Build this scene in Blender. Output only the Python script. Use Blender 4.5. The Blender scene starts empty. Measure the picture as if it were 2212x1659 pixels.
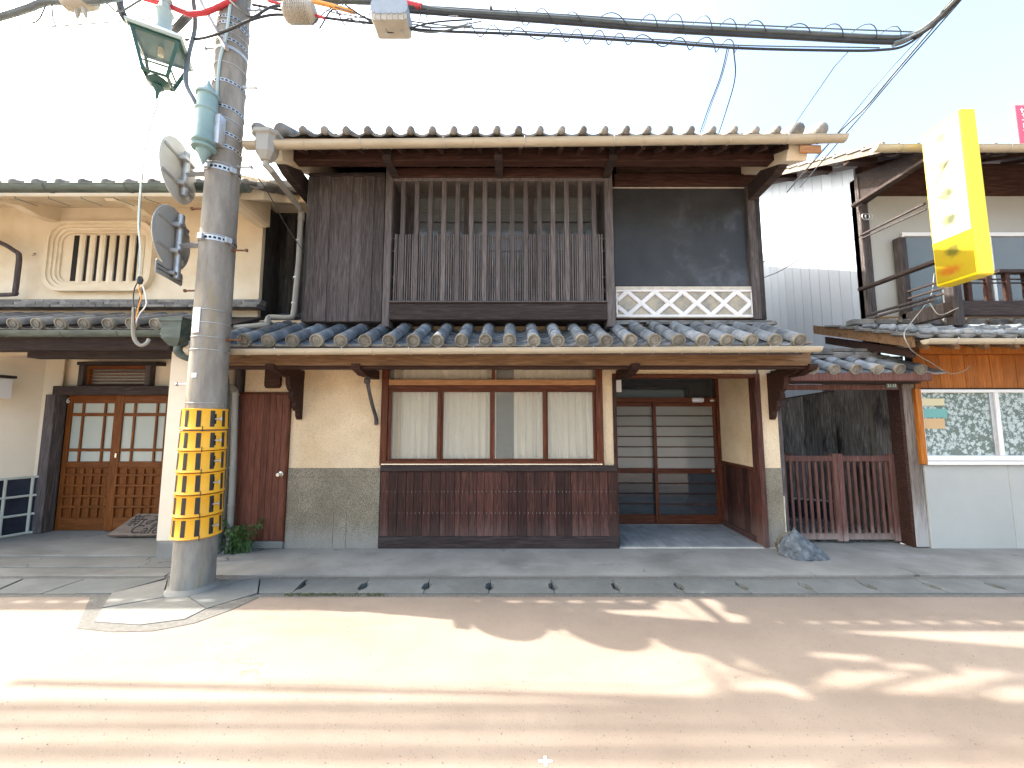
import bpy, bmesh, math, random
from mathutils import Vector, Matrix
random.seed(7)
R = math.radians
S = bpy.context.scene
# ---------------------------------------------------------------- camera, sky, sun, exposure
F, CX, CY, PITCH, CAMP = 831.0, 1106.0, 829.5, 0.0925, Vector((0, -4.65, 1.5))
cam = bpy.data.objects.new('camera', bpy.data.cameras.new('camera'))
S.collection.objects.link(cam)
cam.location = CAMP
cam.rotation_euler = (math.pi/2 + PITCH, 0, 0)
cam.data.sensor_width = 36
cam.data.lens = 36*F/2212
cam.data.clip_start = 0.05
cam.data.clip_end = 2000
S.camera = cam
SUN = Vector((-1.0, 0.165, 1.0)).normalized()          # towards the sun
W = bpy.data.worlds.new('World'); S.world = W; W.use_nodes = True
wn = W.node_tree
sky = wn.nodes.new('ShaderNodeTexSky'); sky.sky_type = 'NISHITA'; sky.sun_disc = False
sky.sun_elevation = math.asin(SUN.z); sky.sun_rotation = math.atan2(SUN.x, SUN.y)
sky.air_density = 1.0; sky.dust_density = 7.0; sky.ozone_density = 5.0
bg = wn.nodes['Background']; bg.inputs[1].default_value = 0.15
tint = wn.nodes.new('ShaderNodeMix'); tint.data_type = 'RGBA'; tint.blend_type = 'MULTIPLY'; tint.inputs[0].default_value = 1
tint.inputs[7].default_value = (.94, .895, .75, 1)          # hazy, warm balanced daylight
wn.links.new(sky.outputs[0], tint.inputs[6]); wn.links.new(tint.outputs[2], bg.inputs[0])
sl = bpy.data.lights.new('sun', 'SUN'); sl.energy = 2.1; sl.angle = R(0.55); sl.color = (1, .95, .86)
so = bpy.data.objects.new('sun', sl); S.collection.objects.link(so)
so.rotation_euler = SUN.to_track_quat('Z', 'Y').to_euler(); so.location = (-20, 3, 20)
S.view_settings.view_transform = 'Standard'; S.view_settings.look = 'None'
S.view_settings.gamma = 1; S.view_settings.use_curve_mapping = False
S.view_settings.exposure = 2.92
S.cycles.use_denoising = True
S.cycles.max_bounces = 8
S.cycles.transparent_max_bounces = 12
S.cycles.sample_clamp_indirect = 6

# ---------------------------------------------------------------- photo pixel (2212 wide) -> point in the place
def at(px, py, Y):
    u, v = (px-CX)/F, (CY-py)/F
    d = Vector((u, math.cos(PITCH)-v*math.sin(PITCH), math.sin(PITCH)+v*math.cos(PITCH)))
    return CAMP + d*((Y-CAMP.y)/d.y)
def gd(px, py, z=0.0):
    u, v = (px-CX)/F, (CY-py)/F
    d = Vector((u, math.cos(PITCH)-v*math.sin(PITCH), math.sin(PITCH)+v*math.cos(PITCH)))
    return CAMP + d*((z-CAMP.z)/d.z)
def X_(px, py, Y): return at(px, py, Y).x
def Z_(py, Y): return at(CX, py, Y).z

# ---------------------------------------------------------------- objects
ORG = {}
def thing(name, label, cat, loc=(0, 0, 0), group=None):
    o = bpy.data.objects.new(name, None); S.collection.objects.link(o)
    o.empty_display_size = .1
    o.location = loc; ORG[o.name] = Vector(loc)
    o['label'] = label; o['category'] = cat
    if group: o['group'] = group
    return o
def tag(o, label, cat, group=None):
    o['label'] = label; o['category'] = cat
    if group: o['group'] = group
    return o
def org(o): return ORG.get(o.name, Vector()) if o else Vector()
def place(name, mesh, parent, loc=(0, 0, 0), rot=(0, 0, 0)):
    o = bpy.data.objects.new(name, mesh); S.collection.objects.link(o)
    o.location = Vector(loc) - org(parent) if parent else loc
    o.rotation_euler = rot
    if parent: o.parent = parent
    ORG[o.name] = Vector(loc)
    return o

class MB:
    def __init__(s): s.v, s.f, s.m = [], [], []
    def add(s, vs, fs, mi=0):
        b = len(s.v); s.v += [Vector(x) for x in vs]; s.f += [[i+b for i in f] for f in fs]; s.m += [mi]*len(fs)
    def box(s, x0, x1, y0, y1, z0, z1, b=0.0, mt=None, mi=0):
        if x0 > x1: x0, x1 = x1, x0
        if y0 > y1: y0, y1 = y1, y0
        if z0 > z1: z0, z1 = z1, z0
        b = min(b, (x1-x0)*.45, (y1-y0)*.45, (z1-z0)*.45)
        if b <= 0:
            vs = [(x, y, z) for x in (x0, x1) for y in (y0, y1) for z in (z0, z1)]
            fs = [(0, 1, 3, 2), (4, 6, 7, 5), (0, 4, 5, 1), (2, 3, 7, 6), (0, 2, 6, 4), (1, 5, 7, 3)]
        else:
            vs, idx = [], {}
            X, Y, Z = (x0, x1), (y0, y1), (z0, z1)
            for i in (0, 1):
                for j in (0, 1):
                    for k in (0, 1):
                        sx, sy, sz = (1-2*i)*b, (1-2*j)*b, (1-2*k)*b
                        for a, p in enumerate(((X[i], Y[j]+sy, Z[k]+sz), (X[i]+sx, Y[j], Z[k]+sz), (X[i]+sx, Y[j]+sy, Z[k]))):
                            idx[(i, j, k, a)] = len(vs); vs.append(p)
            fs = []
            q = ((0, 0), (1, 0), (1, 1), (0, 1))
            for i in (0, 1):
                fs.append([idx[(i, a, c, 0)] for a, c in (q if i else q[::-1])])
                fs.append([idx[(a, i, c, 1)] for a, c in (q[::-1] if i else q)])
                fs.append([idx[(a, c, i, 2)] for a, c in (q if i else q[::-1])])
            for i in (0, 1):
                for j in (0, 1):
                    for (t0, t1, fr) in (((i, j, 0), (i, j, 1), (0, 1)), ((i, 0, j), (i, 1, j), (0, 2)), ((0, i, j), (1, i, j), (1, 2))):
                        fs.append([idx[t0+(fr[0],)], idx[t0+(fr[1],)], idx[t1+(fr[1],)], idx[t1+(fr[0],)]])
                    for k in (0, 1):
                        fs.append([idx[(i, j, k, 0)], idx[(i, j, k, 1)], idx[(i, j, k, 2)]])
        if mt is not None: vs = [mt @ Vector(p) for p in vs]
        s.add(vs, fs, mi); return s
    def prism(s, poly, a, c, ax='y', mi=0, mt=None):
        n = len(poly)
        def mk(p, t):
            return {'y': (p[0], t, p[1]), 'x': (t, p[0], p[1]), 'z': (p[0], p[1], t)}[ax]
        vs = [mk(p, a) for p in poly]+[mk(p, c) for p in poly]
        if mt is not None: vs = [mt @ Vector(p) for p in vs]
        fs = [list(range(n))[::-1], list(range(n, 2*n))]+[[i, (i+1) % n, n+(i+1) % n, n+i] for i in range(n)]
        s.add(vs, fs, mi); return s
    def tube(s, pts, r, n=8, cap=True, mi=0):
        pts = [Vector(p) for p in pts]; m = len(pts)
        rs = r if isinstance(r, (list, tuple)) else [r]*m
        up = None; vs = []
        for i, p in enumerate(pts):
            t = (pts[min(i+1, m-1)]-pts[max(i-1, 0)])
            if t.length < 1e-9: t = Vector((0, 0, 1))
            t.normalize()
            if up is None: up = Vector((0, 0, 1)) if abs(t.z) < .9 else Vector((1, 0, 0))
            up = (up-t*up.dot(t))
            if up.length < 1e-6: up = t.orthogonal()
            up.normalize(); sd = t.cross(up)
            for k in range(n):
                a = 2*math.pi*k/n
                vs.append(p+(up*math.cos(a)+sd*math.sin(a))*rs[i])
        fs = [[i*n+k, i*n+(k+1) % n, (i+1)*n+(k+1) % n, (i+1)*n+k] for i in range(m-1) for k in range(n)]
        if cap: fs += [list(range(n))[::-1], list(range((m-1)*n, m*n))]
        s.add(vs, fs, mi); return s
    def lathe(s, prof, c=(0, 0, 0), n=16, mt=None, mi=0):
        c = Vector(c); vs = []; m = len(prof)
        for r, z in prof:
            for k in range(n):
                a = 2*math.pi*k/n; p = Vector((r*math.cos(a), r*math.sin(a), z))
                vs.append((mt @ p if mt is not None else p)+c)
        fs = [[i*n+k, i*n+(k+1) % n, (i+1)*n+(k+1) % n, (i+1)*n+k] for i in range(m-1) for k in range(n)]
        fs += [list(range(n))[::-1], list(range((m-1)*n, m*n))]
        s.add(vs, fs, mi); return s
    def grid(s, fn, nu, nv, mi=0):
        vs = [fn(i/nu, j/nv) for i in range(nu+1) for j in range(nv+1)]
        fs = [[i*(nv+1)+j, (i+1)*(nv+1)+j, (i+1)*(nv+1)+j+1, i*(nv+1)+j+1] for i in range(nu) for j in range(nv)]
        s.add(vs, fs, mi); return s
    def mesh(s, name, mats, smooth=False, o=Vector()):
        me = bpy.data.meshes.new(name)
        me.from_pydata([p-o for p in s.v], [], s.f)
        for m in (mats if isinstance(mats, (list, tuple)) else [mats]): me.materials.append(m)
        if any(s.m): me.polygons.foreach_set('material_index', s.m)
        bm = bmesh.new(); bm.from_mesh(me); bmesh.ops.recalc_face_normals(bm, faces=bm.faces); bm.to_mesh(me); bm.free()
        if smooth:
            me.polygons.foreach_set('use_smooth', [True]*len(me.polygons))
            try: me.set_sharp_from_angle(angle=R(38))
            except Exception: pass
        me.update(); return me
    def build(s, name, mats, parent=None, smooth=False):
        # origin at the mesh's own middle
        c = sum(s.v, Vector())/max(1, len(s.v))
        return place(name, s.mesh(name, mats, smooth, c), parent, c)
def box(name, mats, parent, *a, b=.003):
    return MB().box(*a, b=b).build(name, mats, parent)
def tubeo(name, mats, parent, pts, r, n=8): return MB().tube(pts, r, n).build(name, mats, parent, True)
def struct(o): o['kind'] = 'structure'; return o
def stuff(o): o['kind'] = 'stuff'; return o
def bez(pts, k=8):                                     # smooth path through points (Catmull-Rom)
    P = [Vector(p) for p in pts]; P = [P[0]*2-P[1]]+P+[P[-1]*2-P[-2]]; out = []
    for i in range(1, len(P)-2):
        a, b, c, d = P[i-1:i+3]
        for j in range(k):
            t = j/k
            out.append(.5*((2*b)+(c-a)*t+(2*a-5*b+4*c-d)*t*t+(3*b-a-3*c+d)*t**3))
    return out+[P[-2]]

# ---------------------------------------------------------------- materials
def mat(name, stops, sc=(1, 1, 1), ns=5, det=7, dist=0, rough=.8, rv=.12, bump=.25, bs=80, rnd=.2, stain=None, stain2=None, speck=None, fade=None, metal=0, spec=.4, crack=None, extra=None, bsc=None, island=False):
    m = bpy.data.materials.new(name); m.use_nodes = True; t = m.node_tree; N, Lk = t.nodes, t.links
    bs_ = N['Principled BSDF']
    def n(k, **kw):
        x = N.new(k)
        for a, c in kw.items(): setattr(x, a, c)
        return x
    def link(a, c): Lk.new(a, c)
    co = n('ShaderNodeTexCoord'); oi = n('ShaderNodeObjectInfo')
    mu = n('ShaderNodeVectorMath', operation='MULTIPLY'); mu.inputs[1].default_value = (17.3, 9.1, 5.7)
    link(oi.outputs['Random'], mu.inputs[0])
    geo = n('ShaderNodeNewGeometry')
    ad = n('ShaderNodeVectorMath', operation='ADD'); link(co.outputs['Object'], ad.inputs[0]); link(mu.outputs[0], ad.inputs[1])
    def noise(scale, scv=(1, 1, 1), detail=6, rough_=.6, distn=0, src=None):
        mp = n('ShaderNodeMapping'); mp.inputs['Scale'].default_value = scv
        link((src or ad.outputs[0]), mp.inputs[0])
        x = n('ShaderNodeTexNoise'); x.inputs['Scale'].default_value = scale; x.inputs['Detail'].default_value = detail
        x.inputs['Roughness'].default_value = rough_; x.inputs['Distortion'].default_value = distn
        link(mp.outputs[0], x.inputs['Vector']); return x.outputs[0]
    def ramp(f, lo, hi):
        x = n('ShaderNodeMapRange'); x.interpolation_type = 'SMOOTHSTEP'
        x.inputs[1].default_value = lo; x.inputs[2].default_value = hi; link(f, x.inputs[0]); return x.outputs[0]
    def mix(fac, a, c, mode='MIX'):
        x = n('ShaderNodeMix', data_type='RGBA', blend_type=mode)
        for sck, val in ((x.inputs[0], fac), (x.inputs[6], a), (x.inputs[7], c)):
            if isinstance(val, (int, float)): sck.default_value = val
            elif isinstance(val, tuple): sck.default_value = (*val[:3], 1)
            else: link(val, sck)
        return x.outputs[2]
    f1 = noise(ns, sc, det, .62, dist)
    cr = n('ShaderNodeValToRGB'); el = cr.color_ramp.elements
    while len(el) < len(stops): el.new(.5)
    for e, (p, c) in zip(el, stops): e.position = p; e.color = (*c, 1)
    link(f1, cr.inputs[0]); col = cr.outputs[0]
    wp = geo.outputs['Position']
    for st in (stain, stain2):
        if st:
            c, s_, lo, hi, *rest = st
            scv = rest[0] if rest else (1, 1, 1); amt = rest[1] if len(rest) > 1 else 1
            g = ramp(noise(s_, scv, 8, .62, .3), lo, hi)
            ml = n('ShaderNodeMath', operation='MULTIPLY'); link(g, ml.inputs[0]); ml.inputs[1].default_value = amt
            col = mix(ml.outputs[0], col, c)
    if speck:
        c, s_, lo, hi = speck
        col = mix(ramp(noise(s_, (1, 1, 1), 2, .5), lo, hi), col, c)
    if fade:
        c, z0, z1, *r_ = fade
        sp = n('ShaderNodeSeparateXYZ'); link(wp, sp.inputs[0])
        nz = noise(3, (6, 6, 1), 6); m1 = n('ShaderNodeMath', operation='MULTIPLY_ADD'); link(nz, m1.inputs[0]); m1.inputs[1].default_value = (z1-z0)*1.2; link(sp.outputs[2], m1.inputs[2])
        g = n('ShaderNodeMapRange'); g.interpolation_type = 'SMOOTHSTEP'; g.inputs[1].default_value = z0+(z1-z0)*.6; g.inputs[2].default_value = z1+(z1-z0)*.6; g.inputs[3].default_value = (r_[0] if r_ else .8); g.inputs[4].default_value = 0
        link(m1.outputs[0], g.inputs[0]); col = mix(g.outputs[0], col, c)
    crk = None
    if crack:
        c, s_, w = crack
        wob = n('ShaderNodeVectorMath', operation='MULTIPLY_ADD'); nn = n('ShaderNodeTexNoise'); nn.inputs['Scale'].default_value = 4; nn.inputs['Detail'].default_value = 6
        link(ad.outputs[0], nn.inputs['Vector']); link(nn.outputs['Color'], wob.inputs[0]); wob.inputs[1].default_value = (.5, .5, .5); link(ad.outputs[0], wob.inputs[2])
        vo = n('ShaderNodeTexVoronoi', feature='DISTANCE_TO_EDGE'); vo.inputs['Scale'].default_value = s_; link(wob.outputs[0], vo.inputs['Vector'])
        g = n('ShaderNodeMapRange'); g.inputs[1].default_value = 0; g.inputs[2].default_value = w; g.inputs[3].default_value = 1; g.inputs[4].default_value = 0; link(vo.outputs['Distance'], g.inputs[0])
        gate = ramp(noise(.9, (1, 1, 1), 3), .5, .6)
        ml = n('ShaderNodeMath', operation='MULTIPLY'); link(g.outputs[0], ml.inputs[0]); link(gate, ml.inputs[1])
        col = mix(ml.outputs[0], col, c); crk = ml.outputs[0]
    if rnd:
        rsrc = geo.outputs['Random Per Island'] if island else oi.outputs['Random']
        g = n('ShaderNodeMapRange'); g.inputs[3].default_value = 1-rnd; g.inputs[4].default_value = 1+rnd; link(rsrc, g.inputs[0])
        col = mix(1.0, col, g.outputs[0], 'MULTIPLY')
    link(col, bs_.inputs['Base Color'])
    rr = n('ShaderNodeMapRange'); rr.inputs[3].default_value = rough-rv; rr.inputs[4].default_value = min(1, rough+rv); link(noise(ns*2.3, sc, 4), rr.inputs[0]); link(rr.outputs[0], bs_.inputs['Roughness'])
    bs_.inputs['Metallic'].default_value = metal; bs_.inputs['Specular IOR Level'].default_value = spec
    if bump:
        bp = n('ShaderNodeBump'); bp.inputs['Strength'].default_value = bump; bp.inputs['Distance'].default_value = .01
        bn = noise(bs, bsc or sc, 4, .6)
        if crk is not None:
            sb = n('ShaderNodeMath', operation='SUBTRACT'); link(bn, sb.inputs[0]); link(crk, sb.inputs[1]); bn = sb.outputs[0]
        link(bn, bp.inputs['Height']); link(bp.outputs[0], bs_.inputs['Normal'])
    m['h'] = 1
    return m
def simple(name, col, rough=.5, metal=0, spec=.5, alpha=None):
    m = bpy.data.materials.new(name); m.use_nodes = True; b = m.node_tree.nodes['Principled BSDF']
    b.inputs['Base Color'].default_value = (*col, 1); b.inputs['Roughness'].default_value = rough
    b.inputs['Metallic'].default_value = metal; b.inputs['Specular IOR Level'].default_value = spec
    return m
def frosted(name, col, see, rough=.25, pattern=None, wave=0):
    m = bpy.data.materials.new(name); m.use_nodes = True; t = m.node_tree; N = t.nodes
    b = N['Principled BSDF']; b.inputs['Base Color'].default_value = (*col, 1); b.inputs['Roughness'].default_value = rough
    b.inputs['Specular IOR Level'].default_value = .6
    tr = N.new('ShaderNodeBsdfTransparent'); tr.inputs[0].default_value = (.97, .96, .93, 1)
    mx = N.new('ShaderNodeMixShader'); mx.inputs[0].default_value = 1-see
    t.links.new(tr.outputs[0], mx.inputs[1]); t.links.new(b.outputs[0], mx.inputs[2]); t.links.new(mx.outputs[0], N['Material Output'].inputs[0])
    co = N.new('ShaderNodeTexCoord')
    if pattern:                                        # pressed maple leaf pattern of the glass
        vo = N.new('ShaderNodeTexVoronoi'); vo.inputs['Scale'].default_value = pattern[0]; vo.inputs['Randomness'].default_value = .85
        nz = N.new('ShaderNodeTexNoise'); nz.inputs['Scale'].default_value = 30; nz.inputs['Detail'].default_value = 3
        ma = N.new('ShaderNodeVectorMath'); ma.operation = 'MULTIPLY_ADD'; ma.inputs[1].default_value = (.11, .11, .11)
        t.links.new(co.outputs['Object'], nz.inputs['Vector']); t.links.new(nz.outputs['Color'], ma.inputs[0]); t.links.new(co.outputs['Object'], ma.inputs[2]); t.links.new(ma.outputs[0], vo.inputs['Vector'])
        r = N.new('ShaderNodeMapRange'); r.inputs[1].default_value = .36; r.inputs[2].default_value = .6; t.links.new(vo.outputs['Distance'], r.inputs[0])
        r2 = N.new('ShaderNodeMix'); r2.data_type = 'RGBA'; t.links.new(r.outputs[0], r2.inputs[0]); r2.inputs[6].default_value = (*pattern[1], 1); r2.inputs[7].default_value = (*pattern[2], 1)
        t.links.new(r2.outputs[2], b.inputs['Base Color'])
        bp = N.new('ShaderNodeBump'); bp.inputs['Strength'].default_value = .5; bp.inputs['Distance'].default_value = .01; t.links.new(r.outputs[0], bp.inputs['Height']); t.links.new(bp.outputs[0], b.inputs['Normal'])
    elif wave:
        nz = N.new('ShaderNodeTexNoise'); nz.inputs['Scale'].default_value = wave; t.links.new(co.outputs['Object'], nz.inputs['Vector'])
        bp = N.new('ShaderNodeBump'); bp.inputs['Strength'].default_value = .12; bp.inputs['Distance'].default_value = .01; t.links.new(nz.outputs[0], bp.inputs['Height']); t.links.new(bp.outputs[0], b.inputs['Normal'])
    return m

VZ, HX = (14, 14, 1), (1, 14, 14)
def wood(name, a, b, c, sc=VZ, **k):
    kw = dict(ns=4.5, det=9, dist=.6, rough=.7, bump=.4, bs=9, rnd=.28, spec=.18); kw.update(k)
    return mat(name, [(.28, a), (.5, b), (.72, c)], sc=sc, **kw)
M = {}
M['dk_v'] = wood('dark weathered boards', (0.0312, 0.0247, 0.02405), (0.0676, 0.0559, 0.0546), (0.13, 0.1118, 0.1092), stain=((.11, .1, .1), 2.2, .58, .8, (3, 3, .8), .5), rough=.75, spec=.25)
M['dk_h'] = wood('dark weathered beam', (.018, .012, .011), (.036, .025, .023), (.07, .05, .045), rough=.75, spec=.25, sc=HX, stain=((.12, .1, .1), 2, .56, .8, (.6, 4, 4), .5))
M['latt'] = wood('aged lattice wood', (0.0525, 0.04375, 0.0425), (0.1, 0.085, 0.0825), (0.1625, 0.1438, 0.1375), rnd=.25, rough=.75, spec=.25)
M['red_h'] = wood('red brown eave wood', (.018, .008, .006), (.042, .019, .014), (.085, .042, .031), sc=HX)
M['soffit'] = wood('dark soffit boards', (.022, .012, .01), (.045, .024, .019), (.08, .045, .035), sc=HX)
M['wains'] = wood('red brown wainscot boards', (0.01625, 0.00625, 0.005), (0.0525, 0.01875, 0.01375), (0.125, 0.0475, 0.0325), rnd=.45, rough=.6, spec=.25, fade=((.16, .12, .11), .1, .4, .3), stain=((.025, .012, .01), 3, .5, .7, (4, 4, .7), .5))
M['trim_v'] = wood('red brown window frame', (0.0405, 0.0108, 0.0054), (0.0945, 0.027, 0.01215), (0.1755, 0.0567, 0.0243), rnd=.15, rough=.45)
M['trim_h'] = wood('red brown window rail', (0.0405, 0.0108, 0.0054), (0.0945, 0.027, 0.01215), (0.1755, 0.0567, 0.0243), sc=HX, rnd=.1, rough=.45)
M['pale_h'] = wood('pale transom rail', (.26, .12, .05), (.4, .2, .09), (.5, .28, .14), sc=HX, rnd=.05)
M['eave_h'] = wood('tan eave beam', (.11, .06, .03), (.2, .115, .06), (.3, .19, .105), sc=HX, rnd=.08, stain=((.06, .032, .02), 2.4, .5, .68, (.7, 6, 6), .7))
M['door'] = wood('brown plank door', (0.081, 0.027, 0.0162), (0.1418, 0.0513, 0.0324), (0.216, 0.0891, 0.05805), rnd=.18, rough=.6)
M['orange'] = wood('orange varnished boards', (.2, .055, .007), (.32, .1, .013), (.45, .165, .028), rnd=.16, rough=.45)
M['odoor_v'] = wood('orange brown door wood', (0.075, 0.0225, 0.00375), (0.1438, 0.0425, 0.0075), (0.225, 0.0725, 0.01375), rnd=.1, rough=.5)
M['odoor_h'] = wood('orange brown door rail', (0.075, 0.0225, 0.00375), (0.1438, 0.0425, 0.0075), (0.225, 0.0725, 0.01375), sc=HX, rnd=.1, rough=.5)
M['gate'] = wood('maroon painted gate wood', (0.06, 0.0276, 0.0228), (0.108, 0.0504, 0.0408), (0.18, 0.0936, 0.0768), rnd=.18, fade=((.32, .26, .23), .0, .25, .75), stain=((.3, .24, .21), 7, .68, .78, (5, 5, 2), .8))
M['old_v'] = wood('old grey boards', (0.04025, 0.0368, 0.0345), (0.1035, 0.09775, 0.0943), (0.23, 0.2242, 0.2185), rnd=.4, stain=((.012, .009, .009), 1.6, .48, .64, (2, 2, .8), .9), stain2=((.22, .22, .22), 3, .62, .76, (5, 5, .7), .6))
M['post_old'] = wood('weathered pale post', (.07, .055, .045), (.15, .12, .1), (.26, .22, .19), fade=((.42, .4, .38), .05, .8, .8), rnd=.1)
M['side_v'] = wood('dark side boards', (.03, .027, .025), (.065, .06, .056), (.12, .112, .1), stain=((.012, .011, .012), 1.3, .42, .6, (2, 2, .6), .8), rnd=.3)
M['plaster'] = mat('cream stippled plaster', [(.3, (0.672, 0.506, 0.3111)), (.7, (0.84, 0.6612, 0.4514))], ns=2.5, rough=.92, bump=1.0, bs=75, rnd=0, stain=((.62, .42, .18), 1.7, .56, .75, (1, 1, 1), .55), stain2=((.4, .3, .18), 2.6, .58, .8, (2.2, 2.2, .4), .45), speck=((.34, .26, .17), 120, .56, .7))
M['dado'] = mat('pebble dash dado', [(.3, (0.22, 0.1815, 0.1265)), (.7, (0.352, 0.3025, 0.22))], ns=3, rough=.9, bump=1.0, bs=110, rnd=0, speck=((.06, .055, .045), 130, .5, .62), fade=((.33, .32, .3), .02, .35, .6))
M['white'] = mat('aged white plaster', [(.3, (0.609, 0.504, 0.3465)), (.65, (0.756, 0.672, 0.525))], ns=1.5, rough=.85, bump=.12, bs=30, rnd=0, stain=((.6, .42, .22), 1.8, .55, .78, (1, 1, 1.2), .6), stain2=((.45, .33, .18), 4.5, .66, .78, (1, 1, 2.5), .6))
M['white2'] = mat('plain pale plaster', [(.3, (0.667, 0.575, 0.437)), (.7, (0.759, 0.667, 0.529))], ns=1.2, rough=.85, bump=.08, bs=40, rnd=0)
M['whiteblue'] = mat('off white painted panel wall', [(.3, (.36, .36, .335)), (.7, (.43, .43, .4))], ns=.8, stain=((.3, .28, .24), 1.4, .55, .75, (1, 1, .5), .5), rough=.7, bump=.05, bs=30, rnd=0)
M['namako'] = mat('white raised plaster strips', [(.3, (.72, .7, .68)), (.7, (.82, .8, .79))], ns=5, rough=.75, bump=.15, bs=30, rnd=.03)
M['grout'] = mat('grey green plaster joint', [(.3, (.36, .38, .33)), (.7, (.48, .49, .43))], ns=6, rough=.8, bump=.2, rnd=.04)
M['nam_tile'] = mat('faded grey diamond tile', [(.3, (.2, .2, .2)), (.5, (.36, .33, .27)), (.7, (.5, .42, .3))], ns=7, rough=.8, bump=.2, bs=30, rnd=.2)
M['navy'] = mat('navy black wall tile', [(.3, (.01, .011, .017)), (.7, (.026, .03, .042))], ns=4, rough=.85, spec=.15, bump=.15, bs=30, rnd=.3)
M['black'] = mat('black lime plaster panel', [(.3, (.02, .022, .026)), (.7, (.045, .048, .052))], ns=1.4, rough=.55, bump=.12, bs=25, rnd=0, stain=((.12, .13, .155), 1.25, .52, .72, (1, 1, 1.3), .55), stain2=((.17, .18, .2), 6, .66, .8, (1.5, 1, 1), .5))
M['tile'] = mat('smoked grey roof tile', [(.28, (0.0715, 0.0832, 0.0988)), (.5, (0.156, 0.1768, 0.2015)), (.74, (0.312, 0.325, 0.338))], ns=7, rough=.5, bump=.22, bs=40, rnd=.38, stain=((.26, .24, .2), 9, .6, .76, (1, 1, 1), .65), spec=.5)
M['tile_end'] = mat('dusty tile end', [(.28, (0.12, 0.1116, 0.0936)), (.5, (0.228, 0.2064, 0.168)), (.74, (0.36, 0.33, 0.27))], ns=10, rough=.8, bump=.3, bs=50, rnd=.25)
M['tile_old'] = mat('old brown grey roof tile', [(.28, (0.0675, 0.0675, 0.0702)), (.5, (0.1485, 0.1458, 0.1418)), (.74, (0.27, 0.2565, 0.2362))], ns=7, rough=.65, bump=.25, bs=40, rnd=.3)
M['tile_edge'] = mat('pale tile edge highlight', [(.28, (.12, .12, .115)), (.74, (.3, .29, .27))], ns=12, rough=.7, bump=.2, rnd=.25)  # front edges painted pale for the highlight lines along stacked tiles
M['board_brown'] = wood('rough brown grey board', (.09, .065, .05), (.16, .12, .095), (.24, .19, .15), sc=HX, rnd=0)
M['mortar'] = mat('lime mortar', [(.3, (.4, .36, .3)), (.7, (.6, .55, .47))], ns=12, rough=.9, bump=.3, rnd=.1)
M['cream_pvc'] = mat('cream plastic gutter', [(.3, (.38, .325, .235)), (.7, (.5, .44, .335))], ns=3, sc=(1, 5, 5), rough=.4, bump=.04, rnd=.04, stain=((.28, .2, .1), 5, .62, .8, (1, 4, 4), .5))
M['grey_pvc'] = mat('grey plastic pipe', [(.3, (.24, .23, .2)), (.7, (.34, .325, .29))], ns=3, rough=.4, bump=.03, rnd=.04)
M['copper'] = mat('green copper gutter', [(.3, (.045, .06, .05)), (.55, (.09, .115, .1)), (.75, (.15, .19, .165))], ns=5, sc=(1, 4, 4), rough=.55, bump=.1, rnd=.05, stain=((.2, .4, .33), 6, .68, .8, (1, 1, 1), .6))
M['pole'] = mat('pole concrete', [(.28, (.15, .135, .115)), (.5, (.23, .212, .185)), (.74, (.32, .3, .265))], ns=3, sc=(3, 3, .8), rough=.9, bump=.3, bs=60, rnd=0, stain=((.1, .09, .075), 5, .58, .8, (4, 4, .6), .5), stain2=((.36, .27, .13), 2.2, .55, .75, (3, 3, .5), .4), speck=((.1, .09, .08), 160, .66, .75), bsc=(1, 1, 1))
M['steel'] = mat('galvanised steel', [(.3, (.36, .37, .38)), (.7, (.55, .56, .57))], ns=12, rough=.4, bump=.05, rnd=.08, metal=.7)
M['rust'] = mat('rusty steel', [(.3, (.1, .045, .025)), (.7, (.22, .1, .05))], ns=30, rough=.8, bump=.2, rnd=.15)
M['alu'] = mat('dull sign back', [(.3, (.36, .36, .35)), (.7, (.48, .48, .46))], ns=3, rough=.5, bump=.02, rnd=0, metal=.3)
M['alu_pale'] = mat('pale sign back', [(.3, (.5, .49, .46)), (.7, (.62, .6, .56))], ns=3, rough=.5, bump=.02, rnd=0, metal=.1)
M['lgreen'] = mat('weathered green paint', [(.3, (.17, .27, .27)), (.7, (.26, .38, .38))], ns=5, rough=.5, bump=.08, rnd=.06, stain=((.3, .4, .4), 4, .55, .75, (1, 1, 1), .5))
M['dgreen'] = mat('dark green enamel', [(.3, (.02, .065, .055)), (.7, (.04, .11, .095))], ns=5, rough=.4, bump=.04, rnd=.1)
M['lroof'] = mat('pale green grey sheet', [(.3, (.34, .44, .44)), (.7, (.46, .56, .56))], ns=4, rough=.5, bump=.04, rnd=.05)
M['yellow'] = mat('yellow guard sheet', [(.3, (.72, .34, .012)), (.7, (.82, .43, .03))], ns=3, rough=.45, bump=.06, bs=20, rnd=.07, stain=((.5, .24, .02), 5, .6, .8, (1, 1, 1), .4))
M['blackstripe'] = mat('black stripe', [(.3, (.012, .012, .012)), (.7, (.03, .028, .026))], ns=8, rough=.45, bump=.15, rnd=.2, stain=((.2, .17, .12), 25, .68, .76, (1, 1, .4), .7))
M['apron'] = mat('pavement concrete', [(.28, (0.154, 0.1514, 0.1426)), (.5, (0.2068, 0.2024, 0.1892)), (.74, (0.2596, 0.2552, 0.2376))], ns=1.6, rough=.88, bump=.25, bs=50, rnd=.04, stain=((.1, .098, .09), 1.1, .52, .72, (1, 1.6, 1), .6), stain2=((.3, .3, .3), 2.3, .58, .76, (.6, 1.6, 1), .45), speck=((.08, .075, .07), 90, .68, .74), crack=((.05, .045, .04), .8, .012))
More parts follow.
